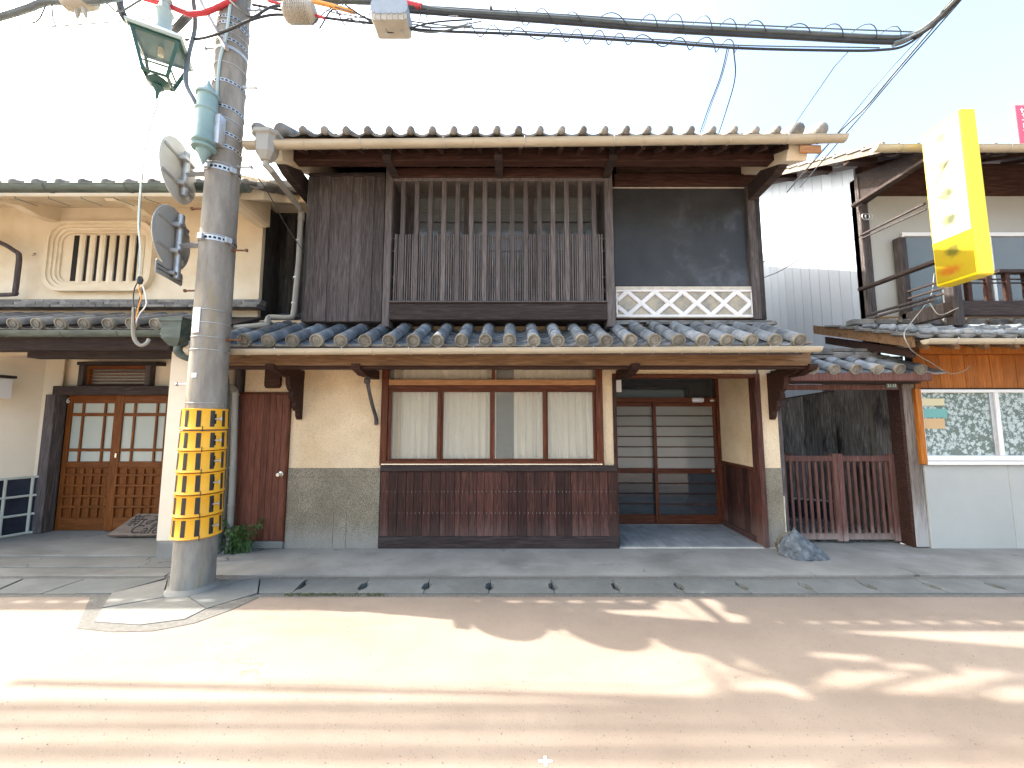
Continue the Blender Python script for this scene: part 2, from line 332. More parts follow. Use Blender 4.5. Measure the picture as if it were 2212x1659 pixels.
M['apron2'] = mat('older forecourt slab', [(.28, (0.12, 0.117, 0.105)), (.5, (0.165, 0.16, 0.145)), (.74, (0.215, 0.21, 0.195))], ns=1.6, rough=.88, bump=.25, bs=50, rnd=.08, stain=((.08, .078, .07), 1.3, .52, .72, (.6, 2, 1), .6), crack=((.04, .035, .03), .9, .006))
M['cover'] = mat('precast drain cover', [(.28, (0.0989, 0.1049, 0.1015)), (.5, (0.1247, 0.1316, 0.1273)), (.74, (0.1591, 0.166, 0.1608))], ns=3, rough=.88, bump=.25, bs=60, rnd=.1, stain=((.08, .085, .08), 2.5, .55, .75, (1, 1, 1), .5), speck=((.26, .26, .25), 110, .68, .74))
M['slab'] = mat('cast slab round the pole', [(.28, (0.1364, 0.1333, 0.1209)), (.5, (0.1798, 0.1767, 0.1612)), (.74, (0.2232, 0.217, 0.1984))], ns=3, rough=.88, bump=.25, bs=50, rnd=.04, speck=((.12, .12, .11), 80, .66, .73))
M['asph'] = mat('grey asphalt strip', [(.3, (.08, .077, .07)), (.7, (.15, .142, .13))], ns=40, rough=.92, bump=.5, bs=120, rnd=0)
M['road'] = mat('beige coloured road', [(.25, (.18, .14, .112)), (.5, (.215, .172, .138)), (.75, (.248, .202, .165))], ns=1.1, rough=.9, bump=.35, bs=120, rnd=0, stain=((.16, .125, .095), .7, .5, .7, (.5, 2.2, 1), .5), stain2=((.14, .11, .082), 5, .62, .8, (.5, 1, 1), .45), speck=((.09, .07, .055), 120, .66, .74), crack=((.17, .13, .095), .33, .0035))
M['ground'] = mat('bare earth', [(.3, (.14, .11, .08)), (.7, (.2, .16, .12))], ns=2, rough=.95, bump=.3, rnd=0)
M['gravel'] = mat('dark gravel', [(.3, (.05, .05, .052)), (.7, (.16, .16, .16))], ns=40, rough=.9, bump=1, bs=60, rnd=.3)
M['ftile'] = mat('grey porch tile', [(.3, (.16, .17, .18)), (.7, (.23, .24, .25))], ns=6, rough=.7, bump=.1, rnd=.12)
M['moss'] = mat('moss', [(.3, (.02, .03, .006)), (.7, (.07, .085, .02))], ns=30, rough=1, bump=1, rnd=.2)
M['siding'] = mat('pale grey metal siding', [(.3, (0.3256, 0.368, 0.4312)), (.7, (0.3848, 0.432, 0.5016))], ns=1.5, sc=(1, 1, .5), rough=.5, bump=.02, rnd=.03, stain=((.36, .38, .42), 1.5, .58, .8, (3, 3, .5), .4))
M['rock'] = mat('blue grey rock', [(.3, (.04, .045, .052)), (.55, (.11, .125, .14)), (.75, (.22, .23, .24))], ns=14, rough=.85, bump=1, bs=25, rnd=.1)
M['gritm'] = mat('grey grit', [(.3, (.06, .055, .05)), (.7, (.13, .12, .105))], ns=9, rough=.9, bump=0, rnd=.3)
M['rock2'] = mat('brown mossy stone', [(.3, (.1, .085, .06)), (.7, (.22, .19, .14))], ns=9, rough=.9, bump=.8, bs=25, rnd=.1)
M['leaf'] = mat('leaf green', [(.3, (.02, .055, .012)), (.7, (.07, .15, .03))], ns=8, rough=.5, bump=.1, rnd=.35)
M['curtain'] = mat('lace curtain', [(.3, (.8, .75, .64)), (.7, (.92, .88, .78))], ns=5, sc=(1, 1, .3), rough=.9, bump=.05, rnd=.03)
M['curt_beige'] = mat('ochre curtain', [(.3, (.62, .48, .26)), (.7, (.72, .58, .34))], ns=5, sc=(1, 1, .3), rough=.9, bump=.05, rnd=.03)
M['dark'] = simple('dark interior', (.012, .01, .009), .9)
M['interior'] = simple('dim interior wall', (.12, .105, .085), .9)
M['shoji'] = simple('grey interior screen', (.5, .5, .48), .8)
M['khaki'] = simple('khaki muntin', (.3, .25, .16), .6)
M['chrome'] = simple('bright steel', (.7, .68, .62), .25, .9)
M['whitep'] = simple('white porcelain', (.75, .74, .72), .35)
M['plate'] = simple('white plate', (.66, .68, .74), .4)
M['blackp'] = mat('black cable jacket', [(.3, (.018, .02, .024)), (.7, (.04, .043, .05))], ns=8, rough=.5, bump=.03, rnd=.3)
M['greyc'] = mat('grey green cable jacket', [(.3, (.07, .085, .09)), (.7, (.12, .14, .15))], ns=5, rough=.5, bump=.03, rnd=.2)
M['red'] = simple('red cable sleeve', (.5, .035, .045), .6)
M['orangep'] = simple('orange cable sleeve', (.75, .33, .06), .5)
M['bluebox'] = mat('blue grey closure shell', [(.3, (.22, .27, .33)), (.7, (.29, .34, .4))], ns=4, rough=.5, bump=.03, rnd=.05)
M['greybox'] = mat('beige grey closure shell', [(.3, (.3, .27, .22)), (.7, (.42, .39, .33))], ns=5, rough=.6, bump=.1, rnd=.05)
M['yel_sign'] = simple('bright yellow acrylic', (.72, .56, .01), .35)
M['wht_sign'] = simple('white acrylic', (.5, .5, .46), .35)
M['pink'] = simple('pink red sign panel', (.75, .08, .14), .5)
M['olive_print'] = simple('olive print', (.3, .32, .1), .5)
M['orange_print'] = simple('orange print', (.85, .3, .01), .5)
M['black_print'] = simple('black brush lettering', (.02, .017, .014), .8)
M['white_print'] = simple('white lettering', (.8, .82, .8), .5)
M['plate_green'] = simple('grey green enamel plate', (.08, .16, .14), .4)
M['fglass'] = frosted('frosted window glass', (.44, .43, .39), .76, .3)
M['dglass'] = frosted('frosted door glass', (.27, .27, .25), .25, .12, wave=3)
M['clear'] = frosted('sky reflection grey glass', (.2, .215, .22), .45, .08)  # grey base colour stands in for sky mirrored in the panes
M['lowglass'] = frosted('dark reflecting glass', (.045, .05, .055), .15, .05)
M['leafglass'] = frosted('maple leaf figured glass', (.3, .36, .34), .1, .22, pattern=(19, (.52, .6, .58), (.13, .18, .16)))
M['cafeglass'] = frosted('misty cafe door glass', (.4, .43, .38), .12, .2)
M['bulbglass'] = frosted('clear lamp glass', (.5, .55, .55), .85, .05)
# ---------------------------------------------------------------- ground, road, pavement
YK0, YK1 = gd(0, 1283).y, gd(0, 1252).y          # drain covers between these
YP = gd(0, 1245).y
struct(MB().box(-150, 150, -120, 160, -.6, -.3).build('ground', M['ground']))
rb = MB()
rb.grid(lambda u, v: Vector((-60+120*u, -11+(gd(0, 1290).y+11)*v, 0)), 60, 12)
rb.box(-60, 60, -11, gd(0, 1290).y, -.2, -.004)
struct(rb.build('road', M['road']))
struct(MB().box(-60, 60, gd(0, 1290).y, YK0-.003, -.2, -.002).build('roadside_strip', M['asph']))
struct(MB().box(-60, 60, YK1+.003, YP, -.2, -.002).build('roadside_strip', M['asph']))
XL = -3.34                                        # left corner of the timber house
apron = struct(MB().box(XL+.02, 9, YP, 1.2, -.2, .010).build('pavement', M['apron']))
fc = MB()
ys = [-.9, gd(0, 1246).y, gd(0, 1229).y, gd(0, 1207).y, 2.5]
court = struct(MB().box(-15, XL+.02, ys[1], 3, -.2, -.012).build('forecourt', M['apron2']))
for i, (y0, y1) in enumerate([(ys[1], ys[2]), (ys[2]+.006, ys[3]-.006), (ys[3]+.002, 1.8)]):
    x = -9.4
    cuts = [(-14.9, XL+.01)] if i == 0 else ([(-14.9, XL+.01)] if i == 1 else [(-14.9, -6.71), (-6.7, XL+.01)])
    for (a, c) in cuts: box('paving_slab', M['apron2'], court, a, c, y0, y1, -.1, .012+.012*i, b=.006)
drain = struct(MB().box(-15, 9, YK0-.002, YK1+.002, -.28, -.19).build('drain_channel', M['dark']))
def cover_mesh(w, d):
    n = .034; h = .1
    p = [(0, 0), (w, 0), (w, d*.22), (w-n, d*.34), (w-n, d*.66), (w, d*.78), (w, d), (0, d), (0, d*.78), (n, d*.66), (n, d*.34), (0, d*.22)]
    m = MB().prism(p, -.08, .004, 'z')
    return m.mesh('drain_cover', M['cover'])
xs = [gd(x, 1267).x for x in (785, 920, 1057, 1192, 1330, 1467, 1603, 1740)]
pit = (xs[-1]-xs[0])/7
cm = cover_mesh(pit-.007, YK1-YK0-.01)
x = xs[0]-pit
xg = gd(560, 1267).x
for i in range(14):
    o = place('drain_cover', cm, drain, (x+i*pit+.003, YK0+.005, random.uniform(-.002, .002)), (0, 0, R(random.uniform(-.3, .3))))
def slab(pts, mat_, z=.006, par=drain, nm='drain_cover'):
    ps = [gd(a, c) for a, c in pts]
    c = sum(ps, Vector())/len(ps)
    ps = [(p+(c-p).normalized()*.007) for p in ps]
    return MB().prism([(p.x, p.y) for p in ps], -.06, z, 'z').build(nm, mat_, par)
slab([(562, 1252), (660, 1253), (630, 1283), (557, 1283)], M['cover'])
slab([(-200, 1252), (50, 1251), (-25, 1284), (-330, 1284)], M['cover'])
slab([(54, 1251), (184, 1251), (88, 1284), (-21, 1284)], M['cover'])
slab([(184, 1251), (249, 1251), (162, 1284), (88, 1284)], M['cover'], .004)
slab([(249, 1251), (360, 1250), (240, 1284), (162, 1284)], M['cover'], .008)
slab([(362, 1253), (352, 1293), (219, 1316), (240, 1284)], M['slab'], .012)
slab([(407, 1292), (445, 1317), (400, 1340), (300, 1353), (202, 1346), (219, 1317), (352, 1293)], M['slab'], .010)
slab([(407, 1292), (462, 1270), (562, 1248), (557, 1283), (445, 1317)], M['cover'], .009)
slab([(362, 1252), (480, 1250), (560, 1247), (462, 1270), (407, 1290), (352, 1292)], M['slab'], .007)
# rough asphalt patch round the slab
pp = [gd(a, c) for a, c in [(195, 1290), (166, 1358), (240, 1366), (330, 1364), (420, 1347), (500, 1318), (560, 1290)]]
struct(MB().prism([(p.x, p.y) for p in pp], -.05, .004, 'z').build('asphalt_patch', M['asph']))
mo = MB()
for i in range(260):
    p = gd(random.uniform(615, 830), random.uniform(1281.5, 1287), .006); r = random.uniform(.003, .008)
    mo.lathe([(r, 0), (r*.7, r*.5), (0.001, r*.7)], p, 5)
tag(stuff(mo.build('moss', M['moss'])), 'line of dark green moss along the drain edge by the road', 'moss')
# loose grit and litter on the road
gr = MB()
for i in range(420):
    p = gd(random.uniform(-50, 2260), random.uniform(1300, 1655), .001); r = random.uniform(.0015, .004)
    gr.lathe([(r, 0), (r*.8, r*.6), (0.001, r*.8)], p, 5)
tag(stuff(gr.build('grit', M['gritm'])), 'scattered small grit lying on the beige road', 'grit')
mk = MB()
c = gd(1178, 1645, 0)
mk.box(c.x-.03, c.x+.03, c.y-.006, c.y+.006, .0005, .003); mk.box(c.x-.006, c.x+.006, c.y-.024, c.y-.0065, .0005, .0032); mk.box(c.x-.006, c.x+.006, c.y+.0065, c.y+.024, .0005, .0032)
struct(mk.build('road_marking', M['white_print']))

# ---------------------------------------------------------------- tile builders (y up the slope, z out of it)
def round_mesh(L, r, end=False, m=None, n=10):
    b = MB(); full = end
    a0, a1 = (R(-15), R(195))
    def ring(y, rr, rin=None):
        return [Vector((math.cos(a0+(a1-a0)*k/n)*rr, y, math.sin(a0+(a1-a0)*k/n)*rr)) for k in range(n+1)]
    rows = [ring(0, r), ring(L*.93, r*.93), ring(L*.93, r*.8), ring(L, r*.8)]
    vs = [p for q in rows for p in q]
    fs = [[i*(n+1)+k, i*(n+1)+k+1, (i+1)*(n+1)+k+1, (i+1)*(n+1)+k] for i in range(3) for k in range(n)]
    b.add(vs, fs)
    if not end: b.add(ring(0, r), [list(range(n+1))])
    if end:                                      # round face with rim, ring and studs
        R1 = r*1.03; k = 20
        prof = [(R1, .012), (R1, -.02), (R1*.84, -.022), (R1*.8, -.010), (R1*.5, -.010), (R1*.46, -.018), (R1*.3, -.018), (R1*.26, -.012), (R1*.02, -.02)]
        b.lathe(prof, (0, 0, 0), k, Matrix.Rotation(R(-90), 4, 'X') @ Matrix.Scale(-1, 4, (0, 0, 1)) @ Matrix.Scale(-1, 4, (0, 0, 1)), 1)
        for i in range(12):
            a = 2*math.pi*i/12; q = Vector((math.cos(a)*R1*.65, 0, math.sin(a)*R1*.65))
            b.lathe([(r*.1, 0), (r*.04, .01)], q+Vector((0, -.008, 0)), 5, Matrix.Rotation(R(90), 4, 'X'), 1)
    return b.mesh('round_tile', [M['tile'], M['tile_end']] if m is None else m, True)
def pan_mesh(w, L, sag=.045, t=.022, m=None, end=False, n=8):
    b = MB()
    def z(u): return -sag*(1-(2*u-1)**2)
    vs = []
    for y in (0, L):
        for k in range(n+1):
            u = k/n; vs += [(w*(u-.5), y, z(u)+(0 if y == 0 else -.0)), (w*(u-.5), y, z(u)-t)]
    fs = []
    o = 2*(n+1)
    for k in range(n):
        a = 2*k; fs += [[o+a, o+a+2, o+a+3, o+a+1], [a, a+2, o+a+2, o+a], [a+1, a+3, o+a+3, o+a+1]]
    fs += [[0, 1, o+1, o], [2*n, 2*n+1, o+2*n+1, o+2*n]]
    b.add(vs, fs)
    b.f += [[2*k, 2*k+2, 2*k+3, 2*k+1] for k in range(n)]; b.m += [2 if (m is None or isinstance(m, list)) else 0]*n
    if end:                                      # deep hanging lip of the eave pan tile
        vs = []
        for k in range(n+1):
            u = k/n; vs += [(w*(u-.5), -.006, z(u)), (w*(u-.5), -.006, z(u)-.042-.012*(1-(2*u-1)**2))]
        for k in range(n+1):
            u = k/n; vs += [(w*(u-.5), .012, z(u)-.001), (w*(u-.5), .012, z(u)-.042)]
        b.add(vs, [[2*k, 2*k+2, 2*k+3, 2*k+1] for k in range(n)]+[[o+2*k, o+2*k+2, o+2*k+3, o+2*k+1] for k in range(n)]+[[2*k+1, 2*k+3, o+2*k+3, o+2*k+1] for k in range(n)], 1)
    return b.mesh('pan_tile', [M['tile'], M['tile_end'], M['tile_edge']] if m is None else m, True)
def tiled_slope(par, x0, n, pit, ye, ze, slope, length, rr=.064, rows=3, prow=6, old=False, left_cap=False):
    mm = [M['tile_old'] if old else M['tile'], M['tile_end'], M['tile_edge']]
    a = math.atan(slope); L = length/rows
    e, q = round_mesh(L+.01, rr, True, mm), round_mesh(L+.01, rr, False, mm)
    pe, pq = pan_mesh(pit*.92, length/prow+.05, m=mm, end=True), pan_mesh(pit*.92, length/prow+.05, m=mm)
    up = Vector((0, math.cos(a), math.sin(a))); nr = Vector((0, -math.sin(a), math.cos(a)))
    for i in range(n):
        x = x0+i*pit
        for k in range(rows):
            j = .004 if k else 0
            p = Vector((x+random.uniform(-j, j), ye, ze))+up*(L*k)+nr*(.012*(0) + random.uniform(-.003, .003))
            place('round_tile', q if k else e, par, p, (a+R(random.uniform(-.6, .6)), random.uniform(-.03, .03), R(random.uniform(-.7, .7))))
        if i < n-1:
            for k in range(prow):
                p = Vector((x+pit/2+random.uniform(-.003, .003), ye, ze))+up*(.02+length/prow*k)+nr*(-.012+.006*random.random())
                place('pan_tile', pq if k else pe, par, p, (a-R(6), R(random.uniform(-.8, .8)), 0))
    return a

# ================================================================ the timber house
H = thing('timber_house', 'dark two storey timber town house with upper lattice bay, in the middle', 'house', (0, 0, 0))
XR = 3.2
zb = Z_(797, -.5)                                 # underside of eave beam
zpl = Z_(797, 0)+.25
wt = .12
xe0, xe1 = X_(1330, 1000, 0), X_(1645, 1000, 0)   # porch opening
zb = Z_(797, 0)
# plaster walls of the street front, with openings left
xd0, xd1 = X_(508, 1000, 0), X_(624, 1000, 0)
xw0, xw1 = X_(823, 1000, 0), X_(1303, 1000, 0)
zdado = Z_(1011, 0)
wl = MB(); ztop = 2.72
wl.box(XL+.1, xd1, 0, wt, Z_(848, 0), ztop)       # over the door
wl.box(xd1, xw0, 0, wt, zdado, ztop)
wl.box(xw0, xw1, 0, wt, Z_(797, 0)+.02, ztop)
wl.box(xw1, xe0, 0, wt, Z_(1009, 0), ztop)
wl.box(xe0, xe1, 0, wt, Z_(808, 0), ztop)
wl.box(X_(1650, 1000, 0), XR, 0, wt, zdado, ztop)
wl.build('plaster_wall', M['plaster'], H)
box('pebble_dado', M['dado'], H, xd1, xw0, -.012, wt, 0, zdado, b=.004)
box('pebble_dado', M['dado'], H, X_(1650, 1000, 0), XR, -.012, wt, 0, zdado, b=.004)
g = MB(); xg1 = X_(722, 1100, 0); xg2 = X_(750, 1100, 0)
for x in (xg1, xg2): g.box(x-.003, x+.003, -.0145, -.012, .0, .42)
g.box(xd1, xw0, -.0145, -.012, zdado-.105, zdado-.1)
g.build('dado_joint', M['rock2'], H)
# house body (sides, back) and interior
body = MB(); body.box(XL+.1, XL+.2, .1, 6, 0, 2.7); body.box(XR-.1, XR, .121, 6, 0, 4.6); body.box(-2.6, -2.5, .1, 6, 2.5, 4.6); body.box(XL+.1, XR, 5.9, 6, 0, 4.6)
body.build('side_wall', M['side_v'], H)
it = MB(); it.box(XL+.2, xe0-.08, 1.1, 1.15, 0, 2.7); it.box(xe0, XR-.12, 2.2, 2.25, 0, 2.7); it.box(XL+.2, XR-.12, .2, 5, 2.36, 2.4); it.box(XL+.2, xe0-.1, .4, 5, .0, .05); it.box(xw0-.05, xw0, wt, 1.1, 0, 2.36)
it.box(xe0-.1, xe0-.06, .12, 2.2, .05, 2.36)
it.build('interior_wall', M['interior'], H)
# corner post on the left
box('corner_post', M['dk_v'], H, XL, X_(514, 1000, -.02)-.03, -.04, .12, 0, Z_(797, -.04), b=.006)
# plank door
zdt, zdb = Z_(852, -.01), Z_(1168, -.01)
D = MB().box(xd0-.03, xd0+.008, -.03, .05, 0, zdt+.03, .004).box(xd1-.028, xd1-.002, -.03, .05, .08, zdt+.03, .004).box(xd0, xd1-.03, -.031, .05, zdt, zdt+.028, .004).build('door', M['trim_v'], H)
x0, x1 = xd0+.01, xd1-.03; n = 8
for i in range(n):
    a = x0+(x1-x0)*i/n; c = x0+(x1-x0)*(i+1)/n
    box('plank', M['door'], D, a+.001, c-.0015, -.012+random.uniform(-.001, .001), .03, zdb, zdt, b=.003)
k = at(607, 1024, -.02)
MB().lathe([(.03, 0), (.03, .006), (.012, .012), (.012, .035), (.024, .042), (.027, .055), (.02, .068), (.004, .07)], k, 16, Matrix.Rotation(R(90), 4, 'X')).build('door_knob', M['chrome'], D, True)
box('door_sill', M['apron'], H, xd0-.02, xd1-.002, -.04, .1, .012, zdb-.004, b=.006)
# board over the door (end of a bracket arm)
p = [(X_(570, 820, -.06), Z_(797, -.06)+.02), (X_(603, 820, -.06), Z_(797, -.06)+.02), (X_(603, 820, -.06), Z_(832, -.06)), (X_(600, 820, -.06), Z_(838, -.06)), (X_(573, 820, -.06), Z_(838, -.06)), (X_(570, 820, -.06), Z_(832, -.06))]
MB().prism(p, -.05, -.004).build('bracket_block', M['red_h'], H)
# ---- street window
WN = MB()
WY = -.03
zt, zs = Z_(832, WY), Z_(1000, WY)
WN.box(xw0-.005, X_(838, 900, WY), WY-.02, .1, Z_(1005, WY), Z_(795, WY)+.04, .004)
window = WN.build('window', M['trim_v'], H)
box('window_jamb', M['trim_v'], window, X_(1284, 900, WY)+.02, xw1, WY-.02, .1, Z_(1005, WY), Z_(795, WY)+.04)
xa, xb = X_(838, 900, WY), X_(1284, 900, WY)+.02
box('transom_rail', M['pale_h'], window, xa, xb, WY-.012, .09, Z_(832, WY), Z_(820, WY), b=.004)
box('rail', M['trim_h'], window, xa, xb, WY-.006, .09, Z_(843, WY), Z_(832, WY)-.001, b=.003)
box('sill', M['trim_h'], window, xw0, xw1, WY-.03, .09, Z_(1001, WY), Z_(995, WY), b=.003)
box('track', M['chrome'], window, xw0+.02, xw1-.02, WY-.027, WY, Z_(1003.5, WY), Z_(1001.2, WY), b=0)
box('muntin', M['trim_v'], window, X_(1062, 807, WY), X_(1069, 807, WY), WY, .06, Z_(820, WY), Z_(796, WY)+.03)
box('pane', M['fglass'], window, xa, X_(1062, 807, WY), .0, .006, Z_(820, WY), Z_(796, WY)+.03, b=0)
box('pane', M['fglass'], window, X_(1069, 807, WY), xb, .0, .006, Z_(820, WY), Z_(796, WY)+.03, b=0)
pe = [(838, 952, 0), (950, 1066, 1), (1061, 1180, 0), (1176, 1285, 1)]
for i, (p0, p1, back) in enumerate(pe):
    y = WY+.02*back
    a, c = X_(p0, 910, y), X_(p1, 910, y)+(.02 if i == 3 else 0); z0, z1 = Z_(1000, y), Z_(843, y)
    s = .042
    box('sash_stile', M['trim_v'], window, a, a+s, y, y+.018, z0, z1); box('sash_stile', M['trim_v'], window, c-s, c, y, y+.018, z0, z1)
    # rails and glass of the sash sit on it
    box('sash_rail', M['trim_h'], window, a+s, c-s, y+.001, y+.017, z1-.022, z1); box('sash_rail', M['trim_h'], window, a+s, c-s, y+.001, y+.017, z0, z0+.05)
    box('pane', M['fglass'], window, a+s, c-s, y+.007, y+.011, z0+.05, z1-.022, b=0)
z0, z1 = Z_(1000, 0), Z_(843, 0)
def drape(xa_, xb_, amp, wl_, Y, z0, z1, ph=0, n=None):
    b = MB(); n = n or int((xb_-xa_)/.006)
    def f(u, v):
        x = xa_+(xb_-xa_)*u
        w = amp*(math.sin(x*2*math.pi/wl_+ph+.6*math.sin(v*2+x*3))+.4*math.sin(x*2*math.pi/wl_*2.3+1))
        return Vector((x, Y+w*(.6+.4*v), z1+(z0-z1)*v))
    b.grid(f, n, 10); return b
drape(X_(850, 910, .1), X_(868, 910, .1), .012, .06, .085, z0-.05, z1+.3).build('curtain', M['curt_beige'], H, True)
drape(X_(868, 910, .1), X_(1072, 910, .1),   .024, .1, .07, z0-.05, z1+.3).build('curtain', M['curtain'], H, True)
drape(X_(1110, 910, .1), X_(1300, 910, .1),   .024, .1, .07, z0-.05, z1+.3, 1).build('curtain', M['curtain'], H, True)
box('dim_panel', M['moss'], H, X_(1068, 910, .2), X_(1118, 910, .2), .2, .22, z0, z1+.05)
# ---- wainscot
wz0, wz1 = Z_(1158, -.03), Z_(1018, -.03)
xq0, xq1 = X_(821, 1090, -.03), X_(1334, 1090, -.03)
wa = MB().box(xq0, xq1, -.02, .08, .02, wz1).build('wainscot', M['dk_v'], H)
box('cap_rail', M['dk_h'], wa, xq0-.005, xq1, -.06, .0, wz1+.0005, Z_(1006, -.05), b=.005)
box('base_board', M['dk_h'], wa, xq0-.004, xq1+.004, -.055, .0, .018, wz0, b=.006)
n = 30; stud = MB()
ww = [random.uniform(.7, 1.3) for _ in range(n)]; sm = sum(ww); x = xq0
for i in range(n):
    d = (xq1-xq0)*ww[i]/sm
    o = random.uniform(0, .004)
    box('plank', M['wains'], wa, x+.0012, x+d-.0012, -.034-o, -.02, wz0+.0005, wz1-.0005, b=.0025)
    for pz in (Z_(1062, -.03), Z_(1108, -.03)):
        for q in (.25, .75):
            stud.lathe([(.0034, 0), (.0034, .002), (.0005, .003)], (x+d*q, -.034-o, pz), 6, Matrix.Rotation(R(90), 4, 'X'))
    x += d
stuff(stud.build('nail', M['chrome'], wa))
box('foundation', M['apron'], H, xq0, xq1, -.045, .1, -.02, .019)
# ---- porch
PY = .92; pz = .035
PF = struct(MB().box(xe0-.05, XR-.12, -.02, 2.2, -.1, pz-.016).build('porch_floor', M['mortar'], H)); del PF['kind']
nx, ny = 18, 5
tx = (xe1+.02-(xe0-.02))/nx; ty = (PY+.02)/ny
tl = MB().box(.0015, tx-.0015, .0015, ty-.0015, -.014, 0, .002).mesh('floor_tile', M['ftile'])
for i in range(nx):
    for j in range(ny): place('floor_tile', tl, PF, (xe0-.02+i*tx, -.01+j*ty, pz))
box('porch_post', M['wains'], H, xe0-.02, xe0+.02, -.03, .1, .02, Z_(808, 0), b=.004)
box('porch_post', M['wains'], H, xe1-.045, xe1+.02, -.035, .1, .02, Z_(808, 0), b=.005)
box('porch_lintel', M['trim_h'], H, xe0-.018, xe1+.018, -.032, .1, Z_(815.5, -.03), Z_(808, -.03)-.001, b=.004)
# right side wall of the porch
zc = Z_(990, PY)
zc2 = Z_(1012, 0)
sx = X_(1562, 1100, PY)
pl = MB(); pl.add([(xe1-.02, .1, zc2), (sx, PY, zc2), (sx, PY, 2.4), (xe1-.02, .1, 2.4), (xe1+.05, .1, zc2), (sx+.08, PY, zc2), (sx+.08, PY, 2.4), (xe1+.05, .1, 2.4)],
              [(0, 1, 2, 3), (4, 7, 6, 5), (0, 4, 5, 1), (3, 2, 6, 7), (0, 3, 7, 4), (1, 5, 6, 2)])
pl.build('porch_side_plaster', M['plaster'], H)
dv = Vector((sx-(xe1-.02), PY-.1, 0)); dl = dv.length; dv.normalize()
mt = Matrix.Translation((xe1-.02, .1, 0)) @ Matrix.Rotation(math.atan2(dv.y, dv.x), 4, 'Z')
psw = MB().box(0, dl, -.06, -.005, .0, zc2, mt=mt).build('porch_side_wainscot', M['dk_v'], H)
for i in range(6):
    MB().box(dl*i/6+.001, dl*(i+1)/6-.001, -.004, .006+random.uniform(0, .003), .1, zc2-.03, .002, mt=mt).build('plank', M['wains'], psw)
MB().box(0, dl, -.004, .03, zc2-.029, zc2, .003, mt=mt).build('cap_rail', M['trim_h'], psw)
MB().box(0, dl, -.004, .03, .03, .099, .003, mt=mt).build('base_board', M['wains'], psw)
box('porch_ceiling', M['dk_h'], H, xe0-.05, XR-.12, .12, 2.2, Z_(803, 0)+.02, Z_(803, 0)+.05)
# entrance doors
E = MB(); yy = PY-.02
zE = {k: Z_(k, yy) for k in (817, 859, 869, 878, 1012, 1023, 1112, 1131)}
E.box(X_(1552, 1000, yy), X_(1558, 1000, yy)+.03, yy-.02, yy+.1, pz, Z_(800, yy), .004)
E.box(xe0-.3, xe0-.24, yy-.02, yy+.1, pz, Z_(800, yy), .004)
ent = E.build('entrance_door', M['trim_v'], H)
exa, exb = xe0-.24, X_(1552, 1000, yy)
box('head_beam', M['trim_h'], ent, exa, exb, yy-.03, yy+.09, zE[869], zE[859], b=.004)
box('pane', M['lowglass'], ent, exa, exb, yy+.03, yy+.036, zE[859], Z_(800, yy), b=0)
box('threshold', M['chrome'], ent, exa, exb, yy-.03, yy+.08, pz, pz+.012)
xm0, xm1 = X_(1414, 1000, yy), X_(1424, 1000, yy)
for (a, c, y) in ((exa, xm1, yy+.035), (xm0, exb, yy)):
    st = .045
    box('door_stile', M['trim_v'], ent, a, a+st, y, y+.03, zE[1131], zE[869]-.001); box('door_stile', M['trim_v'], ent, c-st, c, y, y+.03, zE[1131], zE[869]-.001)
    a2, c2 = a+st, c-st
    for (r0, r1) in ((zE[878], zE[869]-.001), (zE[1023], zE[1012]), (zE[1131], zE[1112])): box('door_rail', M['trim_h'], ent, a2, c2, y+.001, y+.029, r0, r1)
    for q in (898.4, 920.8, 943.2, 965.6, 988, 1044.7, 1067, 1089.5):
        box('muntin', M['wains'], ent, a2, c2, y+.002, y+.02, Z_(q, yy)-.007, Z_(q, yy)+.007, b=.002)
    box('pane', M['dglass'], ent, a2, c2, y+.021, y+.025, zE[1012], zE[878], b=0)
    box('pane', M['lowglass'], ent, a2, c2, y+.021, y+.025, zE[1112], zE[1023], b=0)
k = at(1540, 1017, yy)
box('door_lock', M['chrome'], ent, k.x-.02, k.x+.02, yy-.012, yy, k.z-.02, k.z+.02, b=.004)
k = at(1507, 864, yy-.03)
MB().lathe([(.001, -.085), (.03, -.08), (.036, -.06), (.036, .06), (.03, .08), (.001, .085)], k, 12, Matrix.Rotation(R(90), 4, 'Y') @ Matrix.Scale(.8, 4, (0, 1, 0))).build('porch_lamp', M['plate'], H, True)
k = at(1542, 865, yy-.03); MB().lathe([(.012, 0), (.018, .02), (.012, .05), (.003, .055)], k, 10, Matrix.Rotation(R(-90), 4, 'Y')).build('bell_push', M['whitep'], H, True)
k = at(1334, 830, .2); box('name_plate', M['whitep'], H, k.x-.02, k.x+.045, .19, .2, k.z-.1, k.z+.1)
# ---- brackets under the eave
def bracket(px, d0, d1, prof, w=.05, nm='eave_bracket', X=None):
    x = X if X is not None else X_(px, 850, 0)
    return MB().prism([(-p, z) for p, z in prof], x-w/2, x+w/2, 'x').build(nm, M['red_h'], H)
zt_ = 2.06
scroll = [(0, zt_), (.5, zt_), (.5, zt_-.02), (.44, zt_-.05), (.3, zt_-.07), (.29, zt_-.16), (.26, zt_-.21), (.215, zt_-.24), (.225, zt_-.3), (.19, zt_-.335), (.15, zt_-.34), (.15, zt_-.4), (.12, zt_-.45), (.07, zt_-.46), (.06, zt_-.52), (.03, zt_-.56), (0, zt_-.555)]
for px in (651, 1663): bracket(px, 0, 0, scroll, .055, 'carved_bracket')
for px in (651, 812, 1338, 1672):
    x = X_(px, 800, 0)
    MB().prism([(-.62, zt_), (-.6, zt_-.03), (-.5, zt_-.05), (-.42, zt_-.075), (.05, zt_-.075), (.05, zt_+.03), (-.62, zt_+.03)], x-.045, x+.045, 'x').build('bracket_arm', M['red_h'], H)
x = X_(816, 850, 0)
